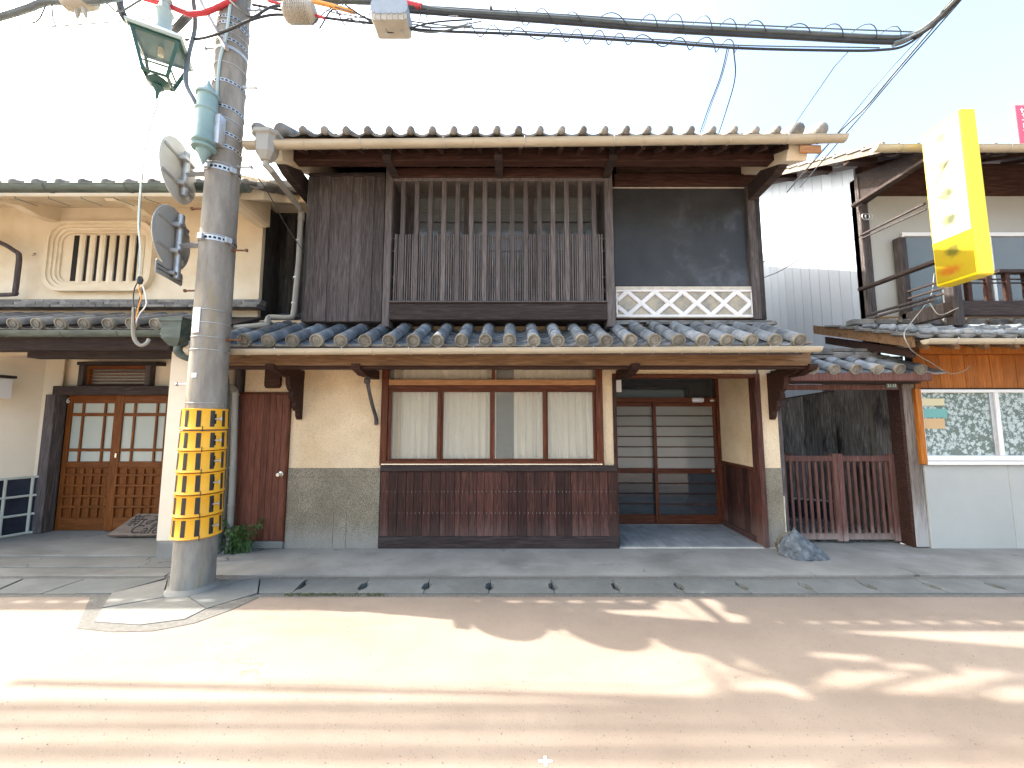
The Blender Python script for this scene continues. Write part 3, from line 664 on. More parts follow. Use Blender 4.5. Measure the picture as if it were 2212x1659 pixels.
tubeo('bracket_strut', M['dk_v'], H, bez([(x-.02, -.3, zt_-.075), (x-.01, -.28, zt_-.2), (x, -.16, zt_-.4), (x, -.04, zt_-.53), (x, -.015, zt_-.62)]), [.022]*33, 8)
MB().lathe([(.001, -.03), (.032, -.026), (.036, 0), (.032, .026), (.001, .03)], (x-.02, -.3, zt_-.12), 10, Matrix.Rotation(R(90), 4, 'Y')).build('strut_boss', M['dk_v'], H, True)
# ---- eave beam, fascia, lower roof
x2 = X_(1745, 780, -.55)
ye = -.75
box('eave_beam', M['eave_h'], H, XL+.02, x2, -.6, -.48, Z_(789, -.6), Z_(763, -.6)+.05, b=.006)
box('eave_beam_lower', M['red_h'], H, XL+.02, x2-.02, -.57, -.5, Z_(797, -.57), Z_(789, -.6)-.001, b=.004)
s = .46; al = math.atan(s)
ze = Z_(735, ye)+.0
xt0 = X_(529, 735, ye); xt1 = X_(1725, 735, ye); pit = (xt1-xt0)/23
deck = MB().prism([(ye+.02, ze-.11), (ye+.02, ze-.065), (.12, ze-.065+s*(.1-ye)), (.12, ze-.11+s*(.1-ye))], XL+.02, xt1+.1, 'x')
deck.prism([(ye+.03, ze-.145), (ye+.03, ze-.111), (-.5, ze-.111+s*.22), (-.5, ze-.145+s*.22)], XL+.03, xt1+.05, 'x')
lower = deck.build('pent_roof', M['dk_h'], H)
tiled_slope(lower, xt0-pit, 25, pit, ye, ze, s, .84, .067)
# end verge: ragged mortar and small tiles on the right
for i in range(4):
    MB().box(xt1+.06, xt1+.16+.03*(i % 2), ye+.03+.17*i, ye+.18+.17*i, -.012, .012, .003, mt=Matrix.Translation((0, 0, ze-.03+s*(.03+.17*i)))).build('verge_tile', M['tile_end'], lower)
# noshi tiles along the wall foot over the lower roof (right half)
xn0, xn1 = X_(1328, 690, -.06), X_(1672, 690, -.06)
for r_ in range(2):
    x = xn0; 
    while x < xn1-.02:
        d = min(.27+random.uniform(-.01, .01), xn1-x)
        box('ridge_tile', M['tile_old'], lower, x+.002, x+d-.002, -.1-.02*r_, .02, Z_(697, -.08)-.03*r_, Z_(697, -.08)+.026-.03*r_, b=.004)
        x += d+(0.09 if (r_ and x == xn0) else 0)
# gutters
def gutter(par, xa_, xb_, Y, za, zb_, r=.05, m='cream_pvc', caps=True, clips=.62, nm='gutter'):
    b = MB(); n = 10
    def sec(x, z, rr):
        return [Vector((x, Y+rr*math.cos(math.pi+math.pi*k/n), z+rr*math.sin(math.pi+math.pi*k/n))) for k in range(n+1)]
    vs = sec(xa_, za, r)+sec(xb_, zb_, r)+sec(xa_, za, r-.004)+sec(xb_, zb_, r-.004)
    o = n+1
    fs = [[k, k+1, o+k+1, o+k] for k in range(n)]+[[2*o+k, 2*o+k+1, 3*o+k+1, 3*o+k] for k in range(n)]+[[0, o, 3*o, 2*o], [n, o+n, 3*o+n, 2*o+n]]
    b.add(vs, fs)
    b.tube([(xa_, Y-r, za), (xb_, Y-r, zb_)], .005, 6)
    if caps:
        b.add(sec(xa_, za, r), [list(range(n+1))]); b.add(sec(xb_, zb_, r), [list(range(n+1))])
    g_ = b.build(nm, M[m], par, True)
    x = xa_+.3
    while x < xb_-.1:
        t = (x-xa_)/(xb_-xa_); z = za+(zb_-za)*t
        tubeo('gutter_clip', M['steel'] if m != 'copper' else M[m], g_, [Vector((x+.002*k, Y+(r+.003)*math.cos(math.pi*(.9+1.1*k/8)), z+(r+.003)*math.sin(math.pi*(.9+1.1*k/8)))) for k in range(9)]+[(x+.02, Y+.12, z+.02)], .0032, 6)
        if m == 'cream_pvc': MB().tube([Vector((x+.3, Y+(r+.001)*math.cos(math.pi*(1+k/8)), z+(r+.001)*math.sin(math.pi*(1+k/8)))) for k in range(9)], .004, 6).build('gutter_joint', M[m], g_)
        x += clips+random.uniform(-.05, .05)
    return g_
gutter(H, XL+.1, X_(1770, 755, ye-.1), ye-.1, Z_(757, ye-.1)-.0, Z_(750.5, ye-.1)+.0, .05)
# ---- upper storey
XU0, XU1 = X_(661, 540, 0), X_(1640, 540, 0)
zu0, zu1 = Z_(700, 0), Z_(366, 0)+.0
yb = -.28
# body wall behind everything
box('upper_wall', M['soffit'], H, X_(1330, 500, 0), XU1, .03, .12, 2.5, Z_(378, 0))
# shutter box
sx0, sx1 = X_(662, 540, yb), X_(828, 540, yb)
sb = MB().box(sx0+.01, sx1, yb+.02, .1, Z_(695, yb), Z_(378, yb)).build('shutter_box', M['dk_v'], H)
n = 7
for i in range(n):
    a, c = sx0+(sx1-sx0)*i/n, sx0+(sx1-sx0)*(i+1)/n
    o = .012*(i % 2)
    box('plank', M['dk_v'], sb, a-.004*(i % 2), c+.004*(i % 2), yb-.002-o, yb+.019-o*.9, Z_(695, yb)+.004*random.random(), Z_(382, yb), b=.002)
nl = MB()
for zq in (470, 520, 575, 625, 680):
    for i in range(14): nl.lathe([(.004, 0), (.001, .004)], (sx0+(sx1-sx0)*(i+.5)/14, yb-.01, Z_(zq, yb)+random.uniform(-.004, .004)), 6, Matrix.Rotation(R(90), 4, 'X'))
stuff(nl.build('nail', M['rust'], sb))
box('top_rail', M['dk_h'], sb, sx0-.01, sx1, yb-.02, .1, Z_(382, yb)+.0005, Z_(375, yb), b=.003)
box('left_edge_board', M['side_v'], sb, sx0-.02, sx0+.008, yb-.005, .11, Z_(695, yb), Z_(382, yb), b=.003)
# posts and beams of the lattice bay
yl = -.3
pxl0, pxl1 = X_(829, 540, yl), X_(844, 540, yl)
for (a, c) in ((829.5, 845), (1308.5, 1326)):
    box('post', M['latt'], H, X_(a, 540, yl), X_(c, 540, yl), yl-.01, .1, Z_(706, yl), Z_(350, yl), b=.005)
xa, xb = X_(845, 540, yl), X_(1308.5, 540, yl)
box('lattice_head_beam', M['red_h'], H, xa, xb, yl-.02, .06, Z_(384, yl), Z_(365, yl), b=.005)
box('lattice_head_rail', M['latt'], H, xa, xb, yl-.005, .05, Z_(390.5, yl), Z_(384, yl)-.001, b=.003)
box('bay_base_beam', M['dk_h'], H, xa-.0, xb+.0, yl-.015, .1, Z_(691.5, yl), Z_(655, yl), b=.008)
box('bay_ledge', M['latt'], H, xa, xb, yl-.035, .1, Z_(655, yl)+.001, Z_(651, yl), b=.003)
lat = box('lattice', M['latt'], H, xa, xb, yl+.05, yl+.065, Z_(538, yl)-.012, Z_(538, yl)+.012, b=.002)
for q in (595, 622, 627): box('tie_rail', M['latt'], lat, xa, xb, yl+.05, yl+.065, Z_(q, yl)-(.01 if q == 595 else .005), Z_(q, yl)+(.01 if q == 595 else .005), b=.001)
zlt, zlb, zst = Z_(390.5, yl), Z_(651, yl), Z_(504.5, yl)
bars = [868+29.77*i for i in range(15)]
bm_ = MB().box(-.0265, .0265, 0, .045, 0, zlt-zlb, .003).mesh('lattice_bar', M['latt'])
sm_ = MB().box(-.0075, .0075, 0, .022, 0, zst-zlb, .002).mesh('slat', M['latt'])
for b_ in bars: place('lattice_bar', bm_, lat, (X_(b_, 540, yl), yl, zlb))
gp = [(845, bars[0])]+list(zip(bars[:-1], bars[1:]))+[(bars[-1], 1308)]
for (a, c) in gp:
    A, C = X_(a, 540, yl)+.027, X_(c, 540, yl)-.027
    n = 3 if (C-A) < .1 else 4
    for i in range(n):
        o = place('slat', sm_, lat, (A+(C-A)*(i+.5)/n, yl+.012+random.uniform(-.001, .001), zlb), (0, random.uniform(-.004, .004), 0))
        o.scale.z = 1+random.uniform(-.004, .008)
box('tie_rail', M['latt'], lat, xa, xb, yl+.0425, yl+.0495, Z_(512, yl)-.009, Z_(512, yl)+.009, b=.002)
# recessed window behind the lattice
yw = .04
box('jamb_board', M['dk_v'], H, xa-.05, X_(903, 540, yw), yw-.02, yw+.05, zlb-.1, 4.7)
box('jamb_board', M['dk_v'], H, X_(1286, 540, yw), xb+.1, yw-.02, yw+.05, zlb-.1, 4.7)
upw = box('upper_window', M['trim_h'], H, X_(895, 420, yw), X_(1290, 420, yw), yw-.03, yw+.05, Z_(423, yw), Z_(413, yw), b=.004)
box('lintel_board', M['red_h'], H, xa, xb+.05, yw-.01, yw+.06, Z_(413, yw)+.001, 4.78)
for (a, c) in ((903, 1003), (1012, 1142), (1153, 1286)):
    A, C = X_(a, 540, yw), X_(c, 540, yw)
    box('pane', M['clear'], upw, A, C, yw, yw+.005, zlb-.05, Z_(423, yw)-.001, b=0)
    for q in (452, 458): box('muntin', M['khaki'], upw, A, C, yw+.016, yw+.024, Z_(q, yw)-.005, Z_(q, yw)+.005, b=0)
    m_ = (A+C)/2
    for dx in (-.03, .03): box('muntin', M['khaki'], upw, m_+dx-.005, m_+dx+.005, yw+.0165, yw+.0235, Z_(478, yw), Z_(423, yw), b=0)
    box('rail', M['dk_h'], upw, A, C, yw-.008, yw+.02, Z_(480, yw)-.008, Z_(480, yw)+.006)
for q in (1007.5, 1147.5): box('stile', M['dk_v'], upw, X_(q-5, 540, yw), X_(q+5, 540, yw), yw-.02, yw+.03, zlb-.05, Z_(415, yw)-.001, b=.003)
box('paper_screen', M['shoji'], H, X_(895, 540, yw), X_(1290, 540, yw), yw+.06, yw+.07, zlb-.1, Z_(423, yw))
drape(X_(905, 560, .05), X_(1286, 560, .05), .012, .07, yw+.028, zlb, Z_(516, yw)).build('curtain', M['curtain'], H, True)
box('dark_gap', M['dark'], H, XU0+.05, XU1-.1, .13, .16, 2.6, Z_(378, 0))
# black plaster panel
yp = 0
bl = MB(); n = 24
x0, x1, z0, z1 = X_(1326, 520, yp), X_(1617, 520, yp), Z_(618, yp), Z_(407, yp)
box('black_panel', M['black'], H, x0, x1, -.0, .03, z0, z1, b=.004)
box('panel_trim', M['mortar'], H, x0, x1, -.012, .02, z1+.0005, z1+.012, b=.002)
box('panel_head_beam', M['red_h'], H, X_(1326, 400, -.03), X_(1636, 400, -.03), -.05, .1, z1+.013, Z_(377, -.03), b=.006)
box('post', M['dk_v'], H, X_(1617, 520, -.03), X_(1634, 520, -.03), -.05, .1, Z_(690, -.03), z1+.012, b=.005)
box('post', M['side_v'], H, X_(1634, 520, -.03)+.001, X_(1644, 520, -.0), -.02, .12, Z_(690, -.03), z1+.012, b=.004)
# lattice panel of plaster strips over diamond tiles
zn0, zn1 = Z_(686, -.02), Z_(626, -.02)
xn0, xn1 = X_(1330, 656, -.02), X_(1628, 656, -.02)
nam = box('diamond_wall_panel', M['nam_tile'], H, xn0, xn1, -.008, .05, zn0, zn1, b=0)
box('panel_ledge', M['mortar'], nam, xn0, xn1, -.03, .04, zn1+.0005, Z_(619, -.02), b=.004)
ins = .028
for (a, c, z0_, z1_) in ((xn0, xn1, zn1-ins, zn1), (xn0, xn1, zn0, zn0+ins+.008)): box('plaster_strip', M['namako'], nam, a, c, -.034, -.0085, z0_, z1_, b=.008)
for (a, c) in ((xn0, xn0+.022), (xn1-.03, xn1)): box('plaster_strip', M['namako'], nam, a, c, -.033, -.0085, zn0+ins+.009, zn1-ins-.001, b=.008)
ctr = [X_(q, 656, -.02) for q in (1355.7, 1415.5, 1475.5, 1535.2, 1592.5)]
hw = (ctr[-1]-ctr[0])/8; zm = (zn0+zn1)/2+.004; hh = (zn1-zn0)/2-ins
def strip(x0_, z0_, x1_, z1_):
    d = Vector((x1_-x0_, 0, z1_-z0_)); L = d.length; a = math.atan2(d.z, d.x)
    mt = Matrix.Translation((x0_, 0, z0_)) @ Matrix.Rotation(-a, 4, 'Y')
    MB().box(-.004, L+.004, -.031+random.uniform(-.001, .001), -.0085, -.028, .028, .011, mt=mt).build('plaster_strip', M['namako'], nam)
for i, c_ in enumerate(ctr):
    for sx_ in (-1, 1):
        for sz_ in (-1, 1):
            xe_ = c_+sx_*hw
            if xe_ < xn0+.02: xe_ = xn0+.02
            if xe_ > xn1-.03: xe_ = xn1-.03
            f_ = abs(xe_-c_)/hw
            strip(c_, zm+sz_*hh, xe_, zm+sz_*hh*(1-f_))
    MB().prism([(c_-hw*.66, zm), (c_, zm-hh*.68), (c_+hw*.66, zm), (c_, zm+hh*.68)], -.014, -.0085).build('diamond_tile', M['nam_tile'], nam)
    for sz_ in (-1, 1):
        if i < 4:
            q = c_+hw
            MB().prism([(q-hw*.62, zm+sz_*hh*.98), (q+hw*.62, zm+sz_*hh*.98), (q, zm+sz_*hh*.34)], -.0135, -.0085).build('diamond_tile', M['nam_tile'], nam)
box('shade_board', M['dark'], H, XU0, XU1, .05, .1, 2.3, Z_(690, 0))  # near-black board in place of the shade under the lattice bay
# small white light on the shutter box
k = at(816, 402, -.16)
ins_ = MB().lathe([(.02, -.04), (.026, -.036), (.026, .03), (.02, .036), (.012, .045), (.002, .046)], k, 12).build('wall_insulator', M['whitep'], H, True)
tubeo('insulator_arm', M['steel'], ins_, bez([k+Vector((0, 0, -.03)), k+Vector((0, .0, -.1)), k+Vector((.03, .02, -.1)), k+Vector((.06, .05, -.15))]), .009)
# ---- upper eave
YE = -.9
zeu = Z_(290, YE)
su = .45; au = math.atan(su)
zp0, zp1 = Z_(354, -.55), Z_(325, -.55)
box('eave_purlin', M['red_h'], H, X_(640, 340, -.55), X_(1665, 340, -.55), -.61, -.49, zp0, zp1, b=.008)
for px in (838, 1077, 1322):
    x = X_(px, 345, -.6)
    MB().prism([(-.64, zp0-.012), (-.66, zp0+.03), (-.65, zp0+.13), (-.611, zp0+.14), (-.611, zp0-.001), (-.2, zp0-.001), (-.2, zp0-.014)], x-.045, x+.045, 'x').build('bracket_arm', M['dk_h'], H)
for px, dx in ((652, 0), (1640, 0)):
    x = X_(px, 380, -.2)
    MB().prism([(-.72, zp0-.01), (-.7, zp0+.1), (-.6, zp0+.12), (.05, zp1-.1), (.05, zp0-.14), (-.5, zp0-.1)], x-.05, x+.05, 'x').build('bracket_arm', M['dk_h'], H)
XV0, XV1 = X_(551, 290, YE), X_(1782, 290, YE)
und = zeu-.07                                     # underside of the boards at the eave
rf = MB().prism([(YE+.02, und), (YE+.02, und+.03), (3.0, und+.03+su*(3.0-YE)), (3.0, und+su*(3.0-YE))], XV0+.05, XV1-.05, 'x')
rf.prism([(3.001, und+su*(3-YE)), (3.001, und+.03+su*(3-YE)), (6.9, und+.03), (6.9, und)], XV0+.05, XV1-.05, 'x')
roof = rf.build('main_roof', M['soffit'], H)
for x in (-2.6, XR-.14): MB().prism([(.12, 2.6), (.12, und+su*(.12-YE)), (3, und+su*(3-YE)-.01), (5.9, und+su*(3-YE)-.01-2.9*su), (5.9, 2.6)], x, x+.1, 'x').build('gable_wall', M['white'], H)
n = 0; px = 655
while px < 1700:
    x = X_(px, 320, -.7)
    MB().prism([(YE+.05, und-.055), (YE+.05, und-.001), (.3, und-.001+su*(.25-YE)), (.3, und-.055+su*(.25-YE))], x-.02, x+.02, 'x').build('rafter', M['soffit'], roof)
    px += 42.6
box('eave_fascia', M['eave_h'], roof, XV0+.06, XV1-.06, YE+.0, YE+.019, und-.03, und+.025, b=.003)
# soffit boards between purlin and wall (right part), infill over the black panel
box('upper_infill', M['soffit'], H, X_(1330, 370, 0), XU1, -.01, .05, Z_(377, -.03)+.001, und+su*(.0-YE)-.06)
ix = [(664, 829), (846, 1073), (1083, 1313)]
# plastered verge undersides at both ends
def verge(x0_, x1_, y1_=2.9):
    MB().prism([(-.78, und+su*.12-.19), (-.84, und-.02+su*.06), (y1_, und-.02+su*(y1_-YE)), (y1_, und-.19+su*(y1_-YE))], x0_, x1_, 'x').build('plastered_verge', M['white'], roof)
verge(XV0+.08, X_(645, 345, -.6)-.06); verge(X_(1672, 350, -.6), XV1-.12)
box('yellowed_board', M['pale_h'], roof, X_(1716, 322, -.8), XV1-.03, YE+.02, YE+.04, Z_(334, -.85), und-.031)
# tiles of the upper roof: round caps at the eave, larger rounds at the verges
xq = [X_(653.6+46.6*i, 283, YE) for i in range(23)]
pu = xq[1]-xq[0]
capm = MB()
def cap_mesh(r, L, mats):
    b = MB(); n = 12
    pr = [(.001, -r*.75), (r*.55, -r*.62), (r*.86, -r*.3), (r, 0), (r*.97, r*.5), (r*.78, r*.55), (r*.74, L)] if r < .05 else [(.001, -r*.55), (r*.55, -r*.48), (r*.86, -r*.25), (r, 0), (r*.96, L)]
    b.lathe([(p, z) for p, z in pr], (0, 0, 0), n, Matrix.Rotation(R(-90), 4, 'X'))
    return b.mesh('round_tile', mats, True)
cm1, cm2 = cap_mesh(.044, .3, M['tile_old']), cap_mesh(.074, .42, M['tile_old'])
up = Vector((0, math.cos(au), math.sin(au)))
zr = Z_(281, YE)
wv = pan_mesh(pu*1.02, .32, .05, .02, M['tile_old'])
for i, x in enumerate(xq):
    for k in range(3): place('round_tile', cm1, roof, Vector((x, YE, zr))+up*(.27*k)+Vector((0, 0, random.uniform(-.003, .003))), (au, random.uniform(-.2, .2), 0))
for i in range(-1, 23):
    for k in range(3): place('pan_tile', wv, roof, Vector((xq[0]+pu*(i+.5), YE+.005, zr+.014))+up*(.27*k), (au-R(3), 0, 0))
fld = MB()
fld.grid(lambda u, v: Vector((XV0+.08+(XV1-XV0-.16)*u, 0, 0))+Vector((0, YE+.03, zr-.005))+up*(.75+3.65*v)+Vector((0, 0, .03*math.cos(2*math.pi*(XV0+.08+(XV1-XV0-.16)*u-xq[0])/pu))), 200, 12)
stuff(fld.build('tile_field', M['tile_old'], roof, True))
for j, px in enumerate((559, 607, 1721, 1772)):
    x = X_(px, 282, YE)
    for k in range(4): place('verge_round_tile', cm2, roof, Vector((x, YE-.01, Z_(282, YE)))+up*(.38*k), (au, random.uniform(-.2, .2), 0))
rg = MB().box(XV0, XV1, 2.85, 3.15, und+su*3.9, und+su*3.9+.25, .02); rg.build('ridge', M['tile_old'], roof)
# upper gutter with hopper and downpipe
gy = YE-.1
ug = gutter(H, X_(530, 315, gy), X_(1825, 303, gy), gy, Z_(312, gy)+.0, Z_(297, gy)+.0, .052, clips=.85, nm='upper_gutter')
h0 = at(577, 318, gy-.0)
hp = MB()
def hex_ring(c, w, d): return [Vector((c.x+w*a, c.y+d*b_, c.z)) for a, b_ in ((-1, -.5), (-.6, -1), (.6, -1), (1, -.5), (1, .6), (-1, .6))]
rings = [(.13, .1, Z_(290, gy)), (.13, .1, Z_(297, gy)), (.105, .085, Z_(301, gy)), (.09, .075, Z_(333, gy)), (.045, .045, Z_(349, gy))]
vs = []
for w_, d_, z_ in rings: vs += hex_ring(Vector((h0.x, gy, z_)), w_, d_)
hp.add(vs, [[i*6+k, i*6+(k+1) % 6, (i+1)*6+(k+1) % 6, (i+1)*6+k] for i in range(4) for k in range(6)]+[list(range(24, 30)), list(range(6))])
hp.build('hopper', M['grey_pvc'], H)
p0 = Vector((h0.x, gy, Z_(349, gy))); p1 = at(584, 366, gy+.03); p2 = at(651, 455, -.16)
tubeo('downpipe', M['grey_pvc'], H, [p0, p0+Vector((0, 0, -.04)), p1, p1+(p2-p1)*.5, p1+(p2-p1)*.97, p2+Vector((0, 0, -.05)), at(646, 560, -.16), at(636, 668, -.16), at(634, 678, -.16)], .033, 12)
tubeo('downpipe', M['grey_pvc'], H, [at(652, 462, -.16), at(651, 476, -.16)], .04, 12)
tubeo('downpipe', M['grey_pvc'], H, bez([at(635, 672, -.16), at(632, 683, -.17), at(620, 686, -.18), at(590, 685, -.2), at(580, 687, -.22), at(577, 697, -.3), at(568, 702, -.36), at(497, 709, -.42), at(440, 713, -.45)], 4), .032, 12)
for q in (520, 600, 655): 
    k = at(651-(q-455)*.075, q, -.16); MB().lathe([(.036, -.008), (.036, .008)], k, 12).build('pipe_clip', M['steel'], H)
# lower downpipe at the corner
k0 = at(488, 832, -.5)
tubeo('corner_downpipe', M['grey_pvc'], H, bez([at(470, 826, -.6), at(490, 833, -.4), at(506, 842, -.12), at(508, 858, -.1), at(504, 1000, -.1), at(496, 1160, -.1), at(495, 1180, -.1), at(484, 1200, -.2)], 5), .034, 12)
for q in (852, 1010, 1090):
    k = at(509-(q-852)*.04, q, -.1); MB().lathe([(.039, -.01), (.039, .01)], k, 12).build('pipe_clip', M['grey_pvc'], H)
# side-wall stub: dark boards between the two houses
SY = .5
box('link_body', M['side_v'], H, X_(566, 560, SY)+.0, -2.55, SY+.03, 5, 0, Z_(440, SY)-.02)
n = 6
a0, a1 = X_(566, 560, SY), X_(668, 560, SY)
lw = box('link_wall', M['dk_v'], H, a0, a1, SY+.01, SY+.03, 2.3, Z_(440, SY), b=0)
for i in range(n): box('plank', M['side_v'], lw, a0+(a1-a0)*i/n+.001, a0+(a1-a0)*(i+1)/n-.001, SY-.012, SY+.01, 2.3, Z_(440, SY)-.001, b=.003)
vr = MB().prism([(X_(528, 440, .2), Z_(432, .2)), (X_(535, 386, .2), Z_(388, .2)), (X_(672, 386, .2), Z_(390, .2)), (X_(672, 440, .2), Z_(412, .2))], .2, 3)
vr.build('link_roof', M['apron2'], H)
box('link_plaster_eave', M['white'], H, X_(566, 440, .22), X_(672, 440, .22), .22, .6, Z_(437, .22), Z_(412, .22), b=.01)
# patch of old tiles in the valley beside the shutter box
vl = MB().prism([(-.25, 2.5), (-.25, 2.55), (SY, 2.95), (SY, 2.9)], X_(500, 680, 0), X_(662, 690, 0), 'x').build('valley_roof', M['dk_h'], H)
vt = pan_mesh(.2, .22, .03, .018, M['tile']); 
for i in range(5):
    for k in range(5): place('pan_tile', vt, vl, (X_(500, 680, 0)+.1+.2*i, -.25+.14*k, 2.58+.075*k), (math.atan(.53)-R(6), R(random.uniform(-3, 3)), 0))
def text(name, body, size, m, par, loc, rot=None, ext=.0015, sx=1.0):
    c = bpy.data.curves.new('t', 'FONT'); c.body = body; c.size = size; c.extrude = ext; c.align_x = 'CENTER'; c.align_y = 'CENTER'; c.resolution_u = 3
    o = bpy.data.objects.new('t', c); S.collection.objects.link(o)
    me = bpy.data.meshes.new_from_object(o.evaluated_get(bpy.context.evaluated_depsgraph_get()))
    bpy.data.objects.remove(o)
    mt = (rot or Matrix.Rotation(R(90), 4, 'X')).to_4x4() @ Matrix.Diagonal((sx, 1, 1, 1))
    me.transform(mt); me.name = name; me.materials.clear(); me.materials.append(m)
    return place(name, me, par, loc)
# ================================================================ the white storehouse cafe on the left
Lb = thing('plastered_storehouse', 'cream plastered storehouse with barred rounded window and tiled roofs, at the left behind the pole', 'house')
UY = .1
xr_ = X_(565, 540, UY)
box('upper_wall', M['white'], Lb, -15, xr_, UY, UY+.06, 2.3, Z_(440, UY)+.1)
box('side_wall', M['side_v'], Lb, xr_-.1, xr_-.001, UY+.061, 5.8, 0, 4.3)
box('body', M['white2'], Lb, -15, xr_-.11, 3.2, 5.8, 0, 4.3)
def rr(cx, cz, w, h, r, n=6):
    p = []
    for (sx_, sz_, a0) in ((1, 1, 0), (-1, 1, 90), (-1, -1, 180), (1, -1, 270)):
        for k in range(n+1):
            a = R(a0+90*k/n); p.append((cx+sx_*(w/2-r)+r*math.cos(a), cz+sz_*(h/2-r)+r*math.sin(a)))
    return p
def ring(mb, o_, i_, y0, y1):
    n = len(o_)
    vs = [(p[0], y, p[1]) for y in (y0, y1) for q in (o_, i_) for p in q]
    fs = []
    for k in range(n):
        j = (k+1) % n
        fs += [[k, j, n+j, n+k], [k, j, 2*n+j, 2*n+k], [n+k, n+j, 3*n+j, 3*n+k]]
    mb.add(vs, fs)
a_, b_ = at(118, 483, UY), at(332, 632, UY)
cx_, cz_ = (a_.x+b_.x)/2, (a_.z+b_.z)/2
w_, h_ = b_.x-a_.x, a_.z-b_.z
win = MB(); ring(win, rr(cx_, cz_, w_, h_, .22), rr(cx_, cz_, w_-.08, h_-.08, .2), UY-.075, UY-.0005)
barred = win.build('barred_window', M['white'], Lb, True)
for k, (dw, y0, y1) in enumerate([(.08, UY-.012, UY+.02), (.15, UY-.002, UY+.05), (.21, UY-.0, UY+.1)]):
    q = MB(); ring(q, rr(cx_, cz_, w_-dw, h_-dw, .2-.03*k), rr(cx_, cz_, w_-dw-.075, h_-dw-.075, .18-.03*k), UY-.055+.018*k, UY-.001); q.build('window_step', M['white'], barred, True)
# recess: dark board set just proud of the wall inside the rings
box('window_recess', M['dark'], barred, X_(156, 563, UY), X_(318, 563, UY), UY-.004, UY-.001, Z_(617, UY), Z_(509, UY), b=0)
zi0, zi1 = Z_(616, UY), Z_(510, UY)
for q in (178, 200, 221.5, 243, 264.5, 286, 307):
    x = X_(q, 563, UY)
    MB().prism([(x-.034, UY-.0045), (x-.034, UY-.026), (x+.012, UY-.034), (x+.034, UY-.02), (x+.034, UY-.0045)], zi0, zi1, 'z').build('window_bar', M['white'], barred)
# eave cornice of plaster
LY = -.65
def Zl(p, Y): return Z_(p, Y)
co = MB().prism([(-.62, Zl(402, -.62)), (-.62, Zl(424, -.62)), (-.56, Zl(427, -.56)), (-.2, Zl(436, -.2)), (UY-.0, Zl(449, UY)), (UY, 4.6), (-.5, 4.3)], -15, xr_+.05, 'x').build('plaster_cornice', M['white'], Lb)
for (p0, p1) in ((60, 100), (300, 345)):
    x = X_(p0+20, 450, UY-.2)
    MB().prism([(-.55, Zl(428, -.55)), (-.52, Zl(434, -.52)), (-.3, Zl(444, -.3)), (-.12, Zl(466, -.12)), (UY+.01, Zl(480, UY)), (UY+.01, Zl(435, UY))], x-.06, x+.06, 'x').build('cornice_bracket', M['white'], Lb)
x = X_(540, 450, UY-.2)
MB().prism([(-.6, Zl(428, -.6)), (-.55, Zl(437, -.55)), (-.3, Zl(450, -.3)), (-.12, Zl(475, -.12)), (UY+.01, Zl(490, UY)), (UY+.01, Zl(435, UY))], x-.02, x+.12, 'x').build('cornice_bracket', M['white'], Lb)
gutter(Lb, -14.8, X_(537, 410, -.72), -.73, Zl(404, -.72)-.0, Zl(404, -.72), .062, 'copper', clips=.85)
for q in (32, 104, 175, 246, 312):
    k = at(q, 424, -.7); tubeo('gutter_hook', M['copper'], Lb, [k, k+Vector((.01, 0, -.025)), k+Vector((.13, .1, -.05))], .004, 6)
ur = MB().prism([(-.62, Zl(402, -.62)+.001), (-.62, Zl(402, -.62)+.04), (3.1, Zl(402, -.62)+.04+.5*3.7), (3.1, Zl(402, -.62)+.5*3.7)], -15, xr_+.1, 'x')
ur.prism([(3.101, Zl(402, -.62)+.5*3.7), (3.101, Zl(402, -.62)+.04+.5*3.7), (6.2, Zl(402, -.62)+.3), (6.2, Zl(402, -.62)+.26)], -15, xr_+.1, 'x')
upr = ur.build('upper_roof', M['tile_old'], Lb)
ps = X_(78, 392, LY)-X_(28, 392, LY); zr2 = Zl(394, LY)
cl = cap_mesh(.045, .3, M['tile_old']); wl2 = pan_mesh(ps*1.0, .32, .04, .02, M['tile_old'])
a2 = math.atan(.5); up2 = Vector((0, math.cos(a2), math.sin(a2)))
for i in range(-27, 11):
    x = X_(28, 392, LY)+ps*i
    for k in range(2):
        place('round_tile', cl, upr, Vector((x, LY, zr2))+up2*.28*k, (a2, 0, 0)); place('pan_tile', wl2, upr, Vector((x+ps/2, LY+.01, zr2))+up2*.28*k, (a2-R(3), 0, 0))
va = Zl(402, -.62)
MB().prism([(-.5, va+.07), (-.5, va+.13), (3, va+.13+.5*3.5), (3, va+.07+.5*3.5)], xr_+.05, xr_+.42, 'x').build('verge_cap', M['apron2'], upr)
MB().prism([(-.46, va-.06), (-.46, va+.069), (3, va+.069+.5*3.46), (3, va-.06+.5*3.46)], xr_+.1, xr_+.36, 'x').build('plastered_verge', M['white'], upr)
box('verge_corbel', M['white'], upr, xr_-.06, xr_+.1, -.5, UY-.002, va-.12, va-.002, b=.03)
